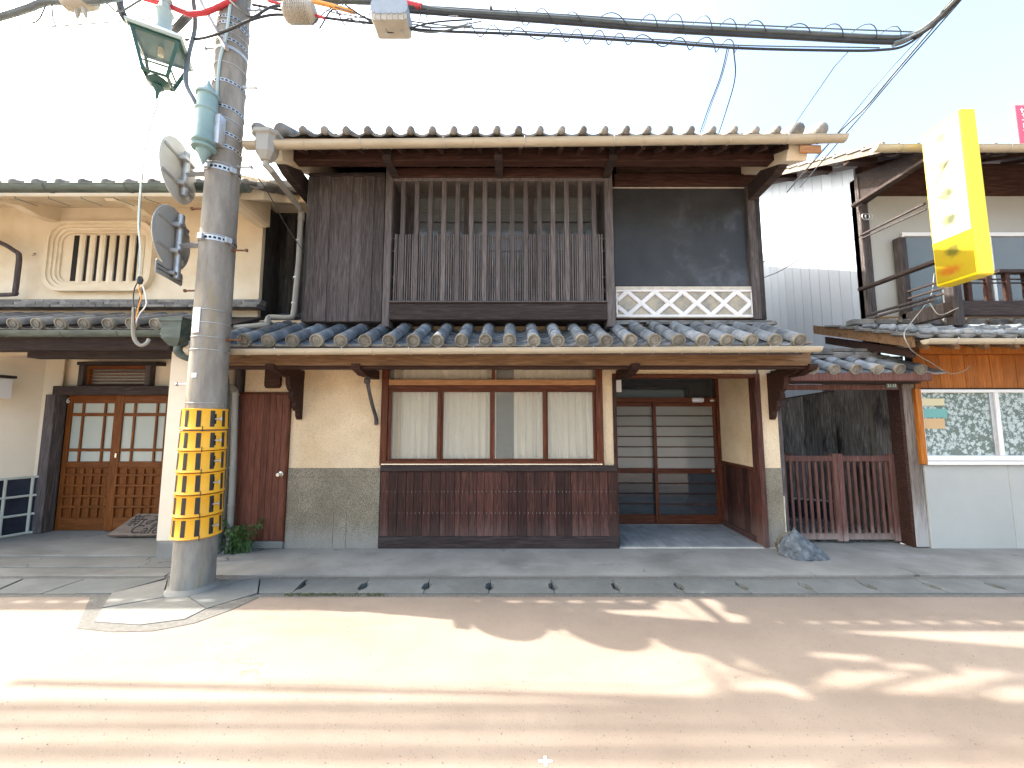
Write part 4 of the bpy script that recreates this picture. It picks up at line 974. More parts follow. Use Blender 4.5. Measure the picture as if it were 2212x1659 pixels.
# lower pent roof
lxe = X_(362, 700, LY)
dk = MB().prism([(LY+.03, Zl(712, LY)), (LY+.03, Zl(712, LY)+.04), (UY, Zl(712, LY)+.04+.4*(UY-LY)), (UY, Zl(712, LY)+.4*(UY-LY))], -15, xr_+.1, 'x').build('pent_roof', M['dk_h'], Lb)
zc_ = Zl(699, LY); p51 = X_(83, 699, LY)-X_(32, 699, LY); x32 = X_(32, 699, LY)
tiled_slope(dk, x32-p51*28, 36, p51, LY, zc_, .40, .68, .06, rows=2, prow=4, old=True)
for r_, (y0, y1) in enumerate(((666, 660), (659, 653), (652.5, 646))):
    x = -14.9+.1*r_
    while x < xr_+.02:
        d = .28+random.uniform(-.01, .01)
        box('ridge_tile', M['tile_old'], dk, x+.002, min(x+d-.002, xr_+.1), UY-.16+.03*r_, UY+.01, Zl(y0, UY-.1), Zl(y1, UY-.1)-.002, b=.005); x += d
lg = gutter(Lb, -14.8, X_(368, 722, -.72), -.73, Zl(717, -.72), Zl(717, -.72)-.0, .055, 'copper', clips=.62, nm='lower_gutter')
k = at(386, 700, -.73)
hb = MB()
vs = []
for (w1, d1, py) in ((.12, .1, 690), (.12, .1, 697), (.105, .09, 700), (.095, .085, 733), (.045, .045, 748)):
    z = Zl(py, -.73); vs += [(k.x+w1*a, -.73+d1*b, z) for a, b in ((-1, -1), (1, -1), (1, 1), (-1, 1))]
hb.add(vs, [[i*4+j, i*4+(j+1) % 4, (i+1)*4+(j+1) % 4, (i+1)*4+j] for i in range(4) for j in range(4)]+[[0, 1, 2, 3], [16, 17, 18, 19]])
hb.build('rain_hopper', M['copper'], Lb)
tubeo('copper_downpipe', M['copper'], Lb, bez([(k.x+.02, -.73, Zl(745, -.73)), (k.x+.02, -.73, Zl(760, -.73)), (k.x+.08, -.68, Zl(772, -.7)), (k.x+.3, -.5, Zl(790, -.6)), (k.x+.34, -.45, 1.5), (k.x+.34, -.45, .1)], 5), .038, 10)
text('gutter_mark', '水', .085, simple('verdigris mark', (.25, .5, .42), .6), lg, at(354, 717, -.79), ext=.001)
# beams, recessed entrance
box('eave_beam', M['dk_h'], Lb, -15, X_(372, 745, -.42), -.45, -.3, Zl(756, -.45), Zl(731, -.45)+.1, b=.005)
box('eave_beam', M['dk_h'], Lb, X_(79, 765, -.2), X_(372, 765, -.3), -.29, -.15, Zl(775, -.2), Zl(756, -.2)+.05, b=.005)
DY = .62; fl = .042
FX0 = X_(371, 775, -.35)
box('front_pier', M['white2'], Lb, X_(352, 980, -.35)+.0, XL-.02, -.35, .0, .19, 2.35, b=.008)
box('front_pier', M['white2'], Lb, X_(352, 980, -.35)+.0, XL-.2, .001, 3, .0, 2.3, b=.0)
box('pier_plinth', M['apron'], Lb, X_(340, 1200, -.35), XL-.02, -.37, .0, .0, .189, b=.006)
box('back_wall', M['white2'], Lb, X_(118, 900, DY)-.6, X_(94, 1000, DY)+.02, DY, DY+.15, 0, 2.5)
box('back_wall', M['white2'], Lb, X_(94, 1000, DY)+.021, FX0, DY, DY+.15, Zl(834, DY)+.001, 2.6)
box('entry_ceiling', M['dk_h'], Lb, -15, FX0, -.1, DY, 2.45, 2.5)
# curved left side wall with navy tiles and white joints
P0, P1, P2 = gd(100, 1148, fl), gd(58, 1153, fl), gd(-140, 1186, fl)
zn = [Zl(1152, .5), Zl(1110, .5), Zl(1070, .5), Zl(1028, .5)]
for (A, B_, widths) in ((P0, P1, None), (P1, P2, None)):
    d = (B_-A); L = Vector((d.x, d.y, 0)).length; ang = math.atan2(d.y, d.x)
    mt = Matrix.Translation((A.x, A.y, 0)) @ Matrix.Rotation(ang, 4, 'Z')
    seg = MB().box(0, L+.02, -.2, 0.0, 0, 2.6, mt=mt).build('entry_side_wall', M['white2'], Lb)
    tw = .215; n = max(1, round(L/tw)); tw = L/n
    for i in range(n):
        for r_ in range(3):
            z0_, z1_ = fl+.03+.235*r_, fl+.03+.235*r_+.205
            MB().box(i*tw+.016, (i+1)*tw-.016, .0005, .012, z0_, z1_, .004, mt=mt).build('wall_tile', M['navy'], seg)
    for i in range(n+1): MB().box(i*tw-.014, i*tw+.014, .0006, .022, fl, fl+.73, .008, mt=mt).build('plaster_strip', M['grout'], seg)
    for r_ in range(4): MB().box(0, L, .0007, .0215, fl+.235*r_+.0, fl+.235*r_+.028, .008, mt=mt).build('plaster_strip', M['grout'], seg)
# door frame
jx0, jx1 = X_(100, 1000, DY-.05), X_(128, 1000, DY-.05)
box('door_jamb', M['dk_v'], Lb, X_(94, 1000, DY-.1), X_(94, 1000, DY-.1)+.13, DY-.16, DY+.1, fl, Zl(853, DY-.1), b=.004)
box('door_jamb_back', M['dark'], Lb, jx0+.061, jx1, DY-.02, DY+.1, fl, Zl(853, DY-.1), b=.004)
box('door_lintel', M['dk_h'], Lb, X_(117, 843, DY-.14), FX0, DY-.16, DY+.1, Zl(853, DY-.14), Zl(834, DY-.14), b=.004)
# sliding doors
SD = box('sliding_door', M['odoor_h'], Lb, X_(140, 862, DY), FX0+.2, DY, DY+.05, Zl(1148, DY), Zl(1146, DY))
zt2 = Zl(853, DY-.05)
dxs = [(X_(131, 1000, DY), X_(254, 1000, DY)), (X_(250, 1000, DY), X_(372, 1000, DY))]
for di, (A, C) in enumerate(dxs):
    y = DY-.02+(.0 if di == 0 else -.045)
    lay = [A, A+.1, C-.1, C]
    box('door_stile', M['odoor_v'], SD, A, A+.095, y, y+.035, fl, zt2-.001); box('door_stile', M['odoor_v'], SD, C-.095, C, y, y+.035, fl, zt2-.001)
    a0, c0 = A+.096, C-.096
    zg = {k_: Zl(k_, y) for k_ in (871, 892, 899, 969, 975, 997, 1010, 1118)}
    box('door_rail', M['odoor_h'], SD, a0, c0, y+.001, y+.034, zg[871], zt2-.001)
    box('door_rail', M['odoor_h'], SD, a0, c0, y+.001, y+.034, zg[1010], zg[997])
    box('door_rail', M['odoor_h'], SD, a0, c0, y+.001, y+.034, fl, zg[1118])
    for (q0, q1) in ((zg[899], zg[892]), (zg[975], zg[969])): box('muntin', M['odoor_h'], SD, a0, c0, y+.004, y+.03, q0, q1, b=.002)
    wd = c0-a0
    for f_ in (.26, .78):
        if di: f_ = {.26: .27, .78: .8}[f_]
        box('muntin', M['odoor_v'], SD, a0+wd*f_-.014, a0+wd*f_+.014, y+.003, y+.031, zg[997]+.001, zg[871]-.001, b=.002)
    box('pane', M['cafeglass'], SD, a0, c0, y+.02, y+.026, zg[997], zg[871], b=0)
    box('door_panel', M['odoor_v'], SD, a0, c0, y+.022, y+.03, zg[1118], zg[1010], b=0)
    for i in range(1, 6):
        if i < 6: box('lattice_strip', M['odoor_v'], SD, a0+wd*i/5-.014-(.0 if i < 5 else .011), a0+wd*i/5+.014-(0 if i < 5 else .011), y+.002, y+.0215, zg[1118]+.001, zg[1010]-.02, b=.002)
    for i in range(1, 5):
        z = zg[1118]+(zg[1010]-zg[1118])*(i/4.7)
        box('lattice_strip', M['odoor_h'], SD, a0, c0, y-.004, y+.0215, z-.014, z+.014, b=.003)
k = at(249, 984, DY-.08); box('finger_pull', M['chrome'], SD, k.x-.012, k.x+.012, k.y, k.y+.012, k.z-.03, k.z+.03)
k = at(147, 866, DY-.03); text('door_sticker', '6', .1, M['white_print'], SD, k, ext=.001)
# transom window over the doors
ty = DY-.02
tw_ = box('transom_window', M['dk_v'], Lb, X_(179, 810, ty), X_(190, 810, ty), ty-.06, ty+.05, Zl(834, ty), Zl(788, ty))
box('frame', M['dk_v'], tw_, X_(322, 810, ty), X_(333, 810, ty), ty-.06, ty+.05, Zl(834, ty), Zl(788, ty))
box('cap', M['dk_h'], tw_, X_(173, 785, ty-.08), X_(345, 785, ty-.08), ty-.12, ty+.05, Zl(789, ty-.08), Zl(782, ty-.08))
xa2, xb2 = X_(190, 810, ty), X_(322, 810, ty)
box('inner_frame', M['odoor_h'], tw_, xa2, xb2, ty-.02, ty+.03, Zl(798, ty), Zl(789, ty)); box('inner_frame', M['odoor_v'], tw_, xa2, xa2+.04, ty-.02, ty+.03, Zl(833, ty), Zl(798, ty)-.001)
box('pane', M['clear'], tw_, xa2, xb2, ty+.015, ty+.02, Zl(834, ty), Zl(790, ty), b=0)
for i in range(5):
    z = Zl(804+6.4*i, ty); box('louver', M['odoor_h'], tw_, xa2+.04, xb2, ty-.012, ty+.002, z-.006, z+.006, b=.002)
box('sill', M['dk_h'], tw_, xa2, xb2, ty-.05, ty+.05, Zl(834.5, ty), Zl(831, ty))
# wall lamp on the far left
k = at(2, 836, -.0)
wlmp = MB().box(k.x-.12, k.x+.07, k.y-.1, k.y+.06, Zl(861, 0), Zl(817, 0), .01).build('wall_lamp', M['whitep'], Lb)
box('lamp_cap', M['dk_h'], wlmp, k.x-.14, k.x+.085, k.y-.12, k.y+.08, Zl(817, 0)+.001, Zl(811, 0), b=.004)
MB().box(k.x+.062, k.x+.078, k.y-.105, k.y-.09, Zl(862, 0), Zl(817, 0)).build('lamp_edge', M['dk_v'], wlmp)
# dark rain pipe loop at the far left upper wall
tubeo('dark_downpipe', M['dk_v'], Lb, bez([at(-60, 505, -.02), at(0, 524, -.02), at(30, 541, -.02), at(41, 552, -.02), at(38, 590, -.02), at(33, 628, -.02), at(28, 636, -.02), at(-40, 637, -.02)], 4), .026, 8)
k = at(72, 548, UY-.01); tubeo('wall_hook', M['rust'], Lb, [k, k+Vector((.05, -.02, 0)), k+Vector((.05, -.02, -.025)), k+Vector((.01, -.02, -.03))], .004, 6)
# signboard leaning on the door
sbd = thing('cafe_signboard', 'rough grey wooden board with brush lettering leaning on the orange lattice door', 'signboard', gd(290, 1162, fl))
A, B_ = gd(233, 1160, fl+.012), gd(372, 1160, fl+.012)
yt = at(290, 1114, DY-.1); yb_ = A.y
ang = math.atan2(yt.z-(fl+.01), (DY-.1)-yb_)
Lh = math.hypot(yt.z-fl, DY-.1-yb_)
mt = Matrix.Translation((A.x, yb_, fl+.015)) @ Matrix.Rotation(ang, 4, 'X')
wb = B_.x-A.x
bd = MB(); n = 16
poly = [(0, 0)]+[(wb*i/n, random.uniform(-.006, .004)) for i in range(1, n)]+[(wb, 0), (wb, Lh)]+[(.13+(wb-.13)*(n-i)/n, Lh+random.uniform(-.008, .004)) for i in range(1, n)]+[(.12, Lh)]
bd.prism(poly, 0, .03, 'z', mt=mt); bd.build('board', M['board_brown'], sbd)
rot = (Matrix.Rotation(ang, 4, 'X'))
def onb(x, y): return mt @ Vector((x, y, .032))
text('lettering', '新み', .19, M['black_print'], sbd, onb(.33, Lh*.62), rot, sx=1.15)
text('lettering', 'Cafe', .18, M['black_print'], sbd, onb(.42, Lh*.24), rot, sx=1.1)
text('lettering', 'う', .36, M['black_print'], sbd, onb(.76, Lh*.42), rot)

# ================================================================ right neighbour
Rb = thing('corner_shop_house', 'house with orange board band, balcony and pale siding at the right edge', 'house')
RX, RY = X_(1866, 600, .55), .55
ze2, re_s = Z_(322, -.25), .5
# siding wall, boards one by one
sd = box('siding_wall', M['siding'], Rb, RX+.012, RX+.1, RY+.1, 4.5, 0, 4.6, b=0)
y = RY+.02; i = 0
while y < 3.6:
    top = ze2+re_s*(y+.25)-.1
    MB().prism([(y+.003, 1.2), (y+.182, 1.2), (y+.182, top+.09), (y+.003, top)], RX, RX+.0115, 'x').build('siding_board', M['siding'], sd)
    y += .185
    i += 1
box('corner_post', M['dk_v'], Rb, RX-.0, RX+.13, RY-.02, RY+.1, 2.3, ze2+.15, b=.005)
box('corner_post', M['dk_v'], Rb, RX-.02, RX+.03, RY-.05, RY-.021, 2.6, ze2+.15, b=.005)
box('upper_wall', M['whiteblue'], Rb, RX+.13, 9.5, RY, RY+.1, 2.5, Z_(424, RY), b=0)
box('upper_band', M['red_h'], Rb, RX+.1, 9.5, RY-.02, RY+.1, Z_(424, RY)+.001, ze2+.36, b=0)
box('wall_foot', M['eave_h'], Rb, RX+.13, 9.5, RY-.04, RY, Z_(692, RY), Z_(685, RY), b=.004)
MB().prism([(-.2, ze2-.2), (-.25, ze2-.05), (RY, ze2+.2), (RY, ze2-.25)], RX-.0, RX+.1, 'x').build('eave_bracket', M['dk_h'], Rb)
# roof with verge
vx = X_(1902, 320, -.25)
ry = ze2+.0
rf2 = MB().prism([(-.27, ry), (-.27, ry+.03), (3.8, ry+.03+re_s*4.07), (3.8, ry+re_s*4.07)], vx+.03, 9.8, 'x').build('upper_roof', M['soffit'], Rb)
MB().prism([(-.28, ry-.06), (-.28, ry+.07), (3.8, ry+.07+re_s*4.07), (3.8, ry-.06+re_s*4.07)], vx, vx+.029, 'x').build('verge_board', M['post_old'], rf2)
for yq in (.2, .9, 1.6, 2.3):
    z = ry+re_s*(yq+.27); MB().box(vx+.03, RX, yq, yq+.1, z-.08, z-.001, .004).build('verge_rafter', M['soffit'], rf2)
fm = pan_mesh(.24, .26, .03, .022, M['tile_old'])
for i in range(20):
    for k in range(14 if i < 3 else 2):
        place('flat_tile', fm, rf2, (vx+.1+.235*i, -.27+.21*k, ry+.07+re_s*.21*k), (math.atan(re_s)-R(5), R(random.uniform(-2, 2)), 0))
for xq_ in [1.3+.6*i for i in range(6)]:
    MB().prism([(-.22, ry-.05), (-.22, ry-.001), (RY, ry-.001+re_s*.8), (RY, ry-.05+re_s*.8)], RX+xq_-1, RX+xq_-.95, 'x').build('rafter', M['soffit'], rf2)
gutter(Rb, X_(1888, 324, -.33), 9.5, -.33, Z_(318, -.33), Z_(318, -.33), .055)
# lower pent roof
LX = X_(1983, 735, -.55); zl = Z_(731, -.5)
vx2 = LX+.02
s2 = .34
lr = MB().prism([(-.5, zl-.03), (-.5, zl), (RY, zl+s2*(RY+.5)), (RY, zl-.03+s2*(RY+.5))], vx2, 9.7, 'x').build('pent_roof', M['dk_h'], Rb)
MB().prism([(-.5, zl-.1), (-.5, zl+.02), (RY+.3, zl+.02+s2*(RY+.8)), (RY+.3, zl-.1+s2*(RY+.8))], vx2-.03, vx2-.001, 'x').build('verge_board', M['eave_h'], lr)
MB().prism([(-.4, zl-.2), (-.4, zl-.101), (RY+.2, zl-.101+s2*(RY+.6)), (RY+.2, zl-.2+s2*(RY+.6))], vx2+.05, vx2+.1, 'x').build('verge_beam', M['soffit'], lr)
for i in range(22):
    for k in range(5):
        place('flat_tile', fm, lr, (vx2+.06+.228*i+random.uniform(-.004, .004), -.56+.23*k, zl+.045+s2*.23*k+random.uniform(-.004, .004)), (math.atan(s2)-R(5.5), R(random.uniform(-2, 2)), R(random.uniform(-1, 1))))
bump_ = cap_mesh(.036, .16, M['tile'])
for i in range(22):
    for k in range(4): place('tile_roll', bump_, lr, (vx2+.17+.228*i, -.575+.23*k, zl+.05+s2*.23*k), (math.atan(s2)-R(5), 0, 0))
x = RX-.35
while x < 9: 
    box('ridge_tile', M['tile_old'], lr, x+.003, x+.297, RY-.17, RY-.04, Z_(700, RY-.1)-.02+random.uniform(-.004, .004), Z_(697, RY-.1)+.035, b=.01)
    MB().tube([(x+.3, RY-.2, Z_(697, RY-.1)+.01), (x+.3, RY-.05, Z_(697, RY-.1)+.04)], .03, 8).build('ridge_joint', M['tile_end'], lr); x += .3
gutter(Rb, LX, 9.5, -.62, Z_(733.5, -.62), Z_(733.5, -.62), .05)
for i in range(12):
    x = LX+.12+.33*i; MB().prism([(-.5, zl-.12), (-.5, zl-.035), (.1, zl-.035+s2*.6), (.1, zl-.12+s2*.6)], x, x+.05, 'x').build('rafter', M['eave_h'], lr)
# street front, ground floor
ox0 = X_(1975, 780, -.05)
box('fascia_board', M['orange'], Rb, ox0, 9.5, -.12, .0, Z_(764, -.1), Z_(752, -.1)+.08, b=.004)
ob = box('board_band', M['dk_h'], Rb, ox0+.02, 9.5, -.0, .08, Z_(839, 0), Z_(764, -.1)+.1, b=0)
x = ox0+.02
while x < 9:
    box('plank', M['orange'], ob, x+.0015, x+.153, -.016-random.uniform(0, .002), -.0005, Z_(839, 0), Z_(764, -.1)-.001, b=.004); x += .155
wx0, wx1 = X_(1994, 920, -.03), 9.2
box('edge_board', M['orange'], Rb, wx0-.07, wx0-.002, -.05, .06, Z_(1003, -.03), Z_(839, 0)-.001, b=.005)
box('window_head', M['dk_h'], Rb, wx0-.001, 9.2, -.04, .06, Z_(841, -.03), Z_(838.5, -.03))
sw = box('shop_window', M['whitep'], Rb, wx0, wx1, -.035, .06, Z_(848, -.03), Z_(841, -.03)-.001, b=.003)
box('sill', M['whitep'], sw, wx0, wx1, -.05, .06, Z_(995, -.03), Z_(984, -.03), b=.004)
box('sill', M['whitep'], sw, wx0-.01, wx1, -.06, .06, Z_(1004, -.03), Z_(996, -.03), b=.004)
box('jamb', M['whitep'], sw, wx0, wx0+.02, -.03, .05, Z_(984, -.03), Z_(848, -.03), b=.002)
m0, m1 = X_(2146, 910, -.03), X_(2163, 910, -.03)
box('stile', M['steel'], sw, m0, (m0+m1)/2-.002, -.02, .02, Z_(984, -.03)+.001, Z_(848, -.03)-.001, b=.003); box('stile', M['whitep'], sw, (m0+m1)/2, m1, -.034, .0, Z_(984, -.03)+.001, Z_(848, -.03)-.001, b=.003)
box('pane', M['leafglass'], sw, wx0+.02, m0, .0, .005, Z_(984, -.03), Z_(848, -.03), b=0); box('pane', M['leafglass'], sw, m1, wx1, -.012, -.008, Z_(984, -.03), Z_(848, -.03), b=0)
for (q0, q1, cc, w) in ((861, 876, (.62, .55, .34), .29), (883, 902, (.14, .36, .33), .31), (904, 926, (.55, .36, .18), .27)):
    box('window_sticker', simple('sticker', cc, .6), sw, wx0+.02, wx0+.02+w, -.006, -.0005, Z_(q1, 0), Z_(q0, 0), b=0)
box('interior', M['interior'], Rb, wx0-.1, 9.2, .5, .55, 0, 2.3)
lw = box('lower_wall', M['whiteblue'], Rb, wx0-.02, X_(2182, 1090, 0)-.002, -.02, .08, -.02, Z_(1005, -.03), b=.003)
box('lower_wall', M['whiteblue'], Rb, X_(2182, 1090, 0)+.001, 9.5, -.022, .08, -.02, Z_(1005, -.03), b=.003)
# posts beside the passage
box('side_post', M['red_h'], Rb, X_(1948, 1000, .05), X_(1962, 1000, .05), .0, .16, .02, Z_(826, .05), b=.004)
box('side_board', M['post_old'], Rb, X_(1963, 1000, .0), X_(1990, 1000, .0), -.01, .06, .02, Z_(824, 0), b=.006)
box('side_board', M['post_old'], Rb, X_(1990, 1000, .0)+.002, X_(1998, 1000, .0)+.03, -.0, .07, .03, Z_(839, 0)+.2, b=.006)
box('side_inner_wall', M['old_v'], Rb, X_(1960, 1000, .1), X_(1985, 1000, .1), .17, 1.3, 0, 2.3, b=0)
# balcony
bx0 = X_(2045, 660, -.05)
bal = box('balcony', M['dk_h'], Rb, bx0, 9.5, -.1, -.02, Z_(683, -.05), Z_(652, -.05), b=.006)
MB().box(bx0, bx0+.06, -.019, RY-.06, Z_(683, -.05), Z_(652, -.05), .005).build('side_beam', M['dk_v'], bal)
box('post', M['dk_v'], bal, bx0+.01, bx0+.12, -.125, -.02, Z_(706, -.05), Z_(560, -.05), b=.006)
box('post', M['dk_v'], bal, bx0+.0, bx0+.1, RY-.12, RY-.02, Z_(700, RY), Z_(520, RY), b=.006)
for i in range(1, 12): box('baluster', M['red_h'], bal, bx0+.24*i, bx0+.24*i+.055, -.085, -.035, Z_(652, -.05)+.001, Z_(590, -.05), b=.004)
for q in (612, 604): box('thin_rail', M['dk_h'], bal, bx0+.12, 9.4, -.07, -.05, Z_(q, -.05)-.007, Z_(q, -.05)+.007, b=.002)
box('hand_rail', M['dk_h'], bal, bx0+.62, 9.4, -.11, -.02, Z_(592, -.05), Z_(585, -.05), b=.004)
for q in (606, 622, 634): MB().box(bx0+.03, bx0+.06, -.02, RY-.12, Z_(q, 0)-.012, Z_(q, 0)+.012, .003).build('side_rail', M['dk_h'], bal)
box('balcony_door_pane', M['clear'], Rb, bx0+.15, 9.4, RY-.012, RY-.006, Z_(672, RY), Z_(512, RY), b=0)
box('teal_curtain', simple('teal curtain', (.12, .3, .3), .8), Rb, bx0+.16, bx0+.62, RY-.005, RY-.001, Z_(672, RY), Z_(514, RY), b=0)
box('grey_screen', M['shoji'], Rb, bx0+.63, 9.3, RY-.005, RY-.001, Z_(672, RY), Z_(514, RY), b=0)
for q in (bx0+.14, bx0+.63, bx0+1.35): box('window_stile', M['whitep'], Rb, q, q+.035, RY-.03, RY-.013, Z_(672, RY), Z_(506, RY), b=.003)
box('window_rail', M['whitep'], Rb, bx0+.14, 9.4, RY-.034, RY-.001, Z_(512, RY), Z_(504, RY), b=.003)

# ---- projecting sign
sx0_, sy0_, sy1_ = X_(2074, 233, -.87), -.87, -.47
zt_s, zb_s = Z_(233, -.87), Z_(592, -.87)
sg = thing('projecting_sign', 'tall yellow and white projecting shop sign box at the upper right', 'sign', (sx0_+.08, -.6, zt_s))
sw_ = .165
zm_ = Z_(492, -.87)
MB().box(sx0_, sx0_+sw_, sy0_, sy1_, zb_s, zt_s, .012).build('sign_box', M['yel_sign'], sg)
MB().box(sx0_-.006, sx0_-.0005, sy0_+.02, sy1_-.02, zm_, zt_s-.03, .002).build('sign_face', M['wht_sign'], sg)
MB().box(sx0_-.005, sx0_-.0005, sy0_+.02, sy1_-.02, zb_s+.03, zm_-.005, .002).build('sign_face', M['yel_sign'], sg)
def blotted(name, base, blots):                        # soft faded print on a flat sign face; blots: (y, z, ry, rz, colour, strength)
    m = bpy.data.materials.new(name); m.use_nodes = True; t = m.node_tree; N = t.nodes; Lk = t.links
    co = N.new('ShaderNodeTexCoord'); col = None
    nz = N.new('ShaderNodeTexNoise'); nz.inputs['Scale'].default_value = 22; Lk.new(co.outputs['Object'], nz.inputs['Vector'])
    for (y_, z_, ry_, rz_, cc, st) in blots:
        mp = N.new('ShaderNodeMapping'); mp.inputs['Scale'].default_value = (0, 1/ry_, 1/rz_); mp.inputs['Location'].default_value = (0, -y_/ry_, -z_/rz_)
        Lk.new(co.outputs['Object'], mp.inputs[0]); ln = N.new('ShaderNodeVectorMath'); ln.operation = 'LENGTH'; Lk.new(mp.outputs[0], ln.inputs[0])
        ad = N.new('ShaderNodeMath'); ad.operation = 'ADD'; Lk.new(ln.outputs['Value'], ad.inputs[0]); Lk.new(nz.outputs[0], ad.inputs[1])
        mr = N.new('ShaderNodeMapRange'); mr.interpolation_type = 'SMOOTHSTEP'; mr.inputs[1].default_value = .7; mr.inputs[2].default_value = 1.6; mr.inputs[3].default_value = st; mr.inputs[4].default_value = 0
        Lk.new(ad.outputs[0], mr.inputs[0]); mx = N.new('ShaderNodeMix'); mx.data_type = 'RGBA'; Lk.new(mr.outputs[0], mx.inputs[0])
        if col: Lk.new(col, mx.inputs[6])
        else: mx.inputs[6].default_value = (*base, 1)
        mx.inputs[7].default_value = (*cc, 1); col = mx.outputs[2]
    Lk.new(col, N['Principled BSDF'].inputs['Base Color']); N['Principled BSDF'].inputs['Roughness'].default_value = .4
    return m
hf = (zt_s-.03-zm_)/2
ol = (.05, .055, .012)
for ch in sg.children:
    if ch.name.startswith('sign_face') and ch.location.z > -1: 
        ch.data.materials[0] = blotted('faded shop lettering', (.27, .27, .22), [(0, hf*k_, .11, .085, ol, .85) for k_ in (.76, .26, -.24, -.7)]+[(.05, 0, .06, hf*1.2, (.34, .35, .12), .5)])
    elif ch.name.startswith('sign_face'):
        ch.data.materials[0] = blotted('yellow shop print', (.3, .22, .005), [(.0, .08, .1, .09, (.05, .055, .004), .85), (.05, -.12, .13, .07, (.3, .07, .003), .85)])
for (q0, q1, Y1) in (((1860, 508), (1985, 440), -.4), ((1872, 681), (2020, 640), -.4), ((1872, 690), (2022, 648), -.4)):
    A = at(*q0, RY-.05); B_ = at(*q1, Y1); B_.x = sx0_+.05; 
    tubeo('sign_strut', M['dk_v'], sg, [A, B_], .018, 6)
tubeo('sign_strut', M['dk_v'], sg, [at(1862, 515, RY-.05), Vector((sx0_+.06, -.4, Z_(452, -.4)))], .012, 6)
MB().box(sx0_+.04, sx0_+.12, sy1_+.001, RY-.02, zb_s+.3, zb_s+.34, .004).build('sign_arm', M['dk_h'], sg)
MB().box(sx0_+.04, sx0_+.12, sy1_+.001, RY-.02, zt_s-.3, zt_s-.26, .004).build('sign_arm', M['dk_h'], sg)
# pink sign at the right edge
k = at(2203, 262, .3)
ps_ = thing('pink_banner_sign', 'pink red sign panel with white edge at the far right above the roof', 'sign', k)
MB().box(k.x-.06, k.x+.5, k.y, k.y+.06, Z_(318, .3), Z_(222, .3), .006).build('panel', M['wht_sign'], ps_)
MB().box(k.x-.045, k.x+.48, k.y-.006, k.y-.001, Z_(312, .3), Z_(228, .3), .002).build('face', M['pink'], ps_)
b = MB()
for i in range(7):
    z = Z_(238+11*i, .3); b.box(k.x+.02+.01*(i % 2), k.x+.09, k.y-.0085, k.y-.0065, z-.006, z+.006); b.box(k.x+.03+.02*(i % 3), k.x+.045+.02*(i % 3), k.y-.0086, k.y-.0065, z-.045, z+.03)
b.build('white_marks', M['white_print'], ps_)
MB().tube([(k.x+.2, k.y+.03, 4.2), (k.x+.2, k.y+.03, Z_(318, .3)+.1)], .03, 8).build('mast', M['steel'], ps_)

# ================================================================ gate with its own little roof
G = thing('roofed_gateway', 'narrow roofed gateway with small tiled roof and number plate, right of the timber house', 'gateway')
GY = -.25
gx0, gx1 = X_(1754, 798, GY), X_(1988, 798, GY); gp_ = (gx1-gx0)/5; zg_ = Z_(797, GY)
gdk = MB().prism([(GY+.02, zg_-.1), (GY+.02, zg_-.065), (.35, zg_-.065+.42*.6), (.35, zg_-.1+.42*.6)], gx0-.16, gx1+.12, 'x').build('gate_roof', M['dk_h'], G)
tiled_slope(gdk, gx0, 6, gp_, GY, zg_, .42, .52, .06, rows=2, prow=4)
for r_, (q0, q1, xa_, xb_) in enumerate(((775, 768, 1745, 1912), (767, 760, 1750, 1890), (759, 752, 1748, 1880))):
    x = X_(xa_, 770, .15); e = X_(xb_, 770, .15)
    while x < e-.05:
        d = min(random.uniform(.2, .32), e-x)
        MB().box(x+.003, x+d-.003, .08+.02*r_, .3, Z_(q0, .12), Z_(q1, .12), .006, mt=Matrix.Translation((0, 0, random.uniform(-.006, .006)))).build('ridge_tile', M['tile_old'], gdk); x += d
place('verge_tile', pan_mesh(.24, .3, .02, .02, M['tile_old']), gdk, (gx1+.2, GY+.02, zg_-.02), (math.atan(.42), R(4), 0))
place('verge_tile', pan_mesh(.24, .3, .02, .02, M['tile_old']), gdk, (gx0-.12, GY+.06, zg_-.06), (math.atan(.42), R(-14), 0))
box('gate_beam', M['gate'], G, X_(1698, 812, -.18), X_(2001, 812, -.18), -.24, -.12, Z_(823, -.2), Z_(806, -.2), b=.006)
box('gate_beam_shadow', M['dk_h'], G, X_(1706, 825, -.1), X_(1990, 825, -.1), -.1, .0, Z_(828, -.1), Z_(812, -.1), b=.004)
box('gate_lintel', M['gate'], G, XR+.005, X_(1942, 836, .0), .0, .07, Z_(842, .0), Z_(831, .0), b=.004)
box('gate_jamb', M['dk_v'], G, XR+.0, XR+.05, .0, .1, .02, Z_(842, 0)-.001, b=.004)
box('gate_jamb_edge', M['mortar'], G, XR+.001, XR+.01, -.02, -.001, .02, .6, b=.003)
k = at(1926, 833, -.01)
pl8 = MB().box(k.x-.062, k.x+.062, -.012, -.001, k.z-.03, k.z+.03, .003).build('number_plate', M['plate_green'], G)
text('lettering', '21-13', .047, M['white_print'], pl8, (k.x, -.0135, k.z), ext=.0008)
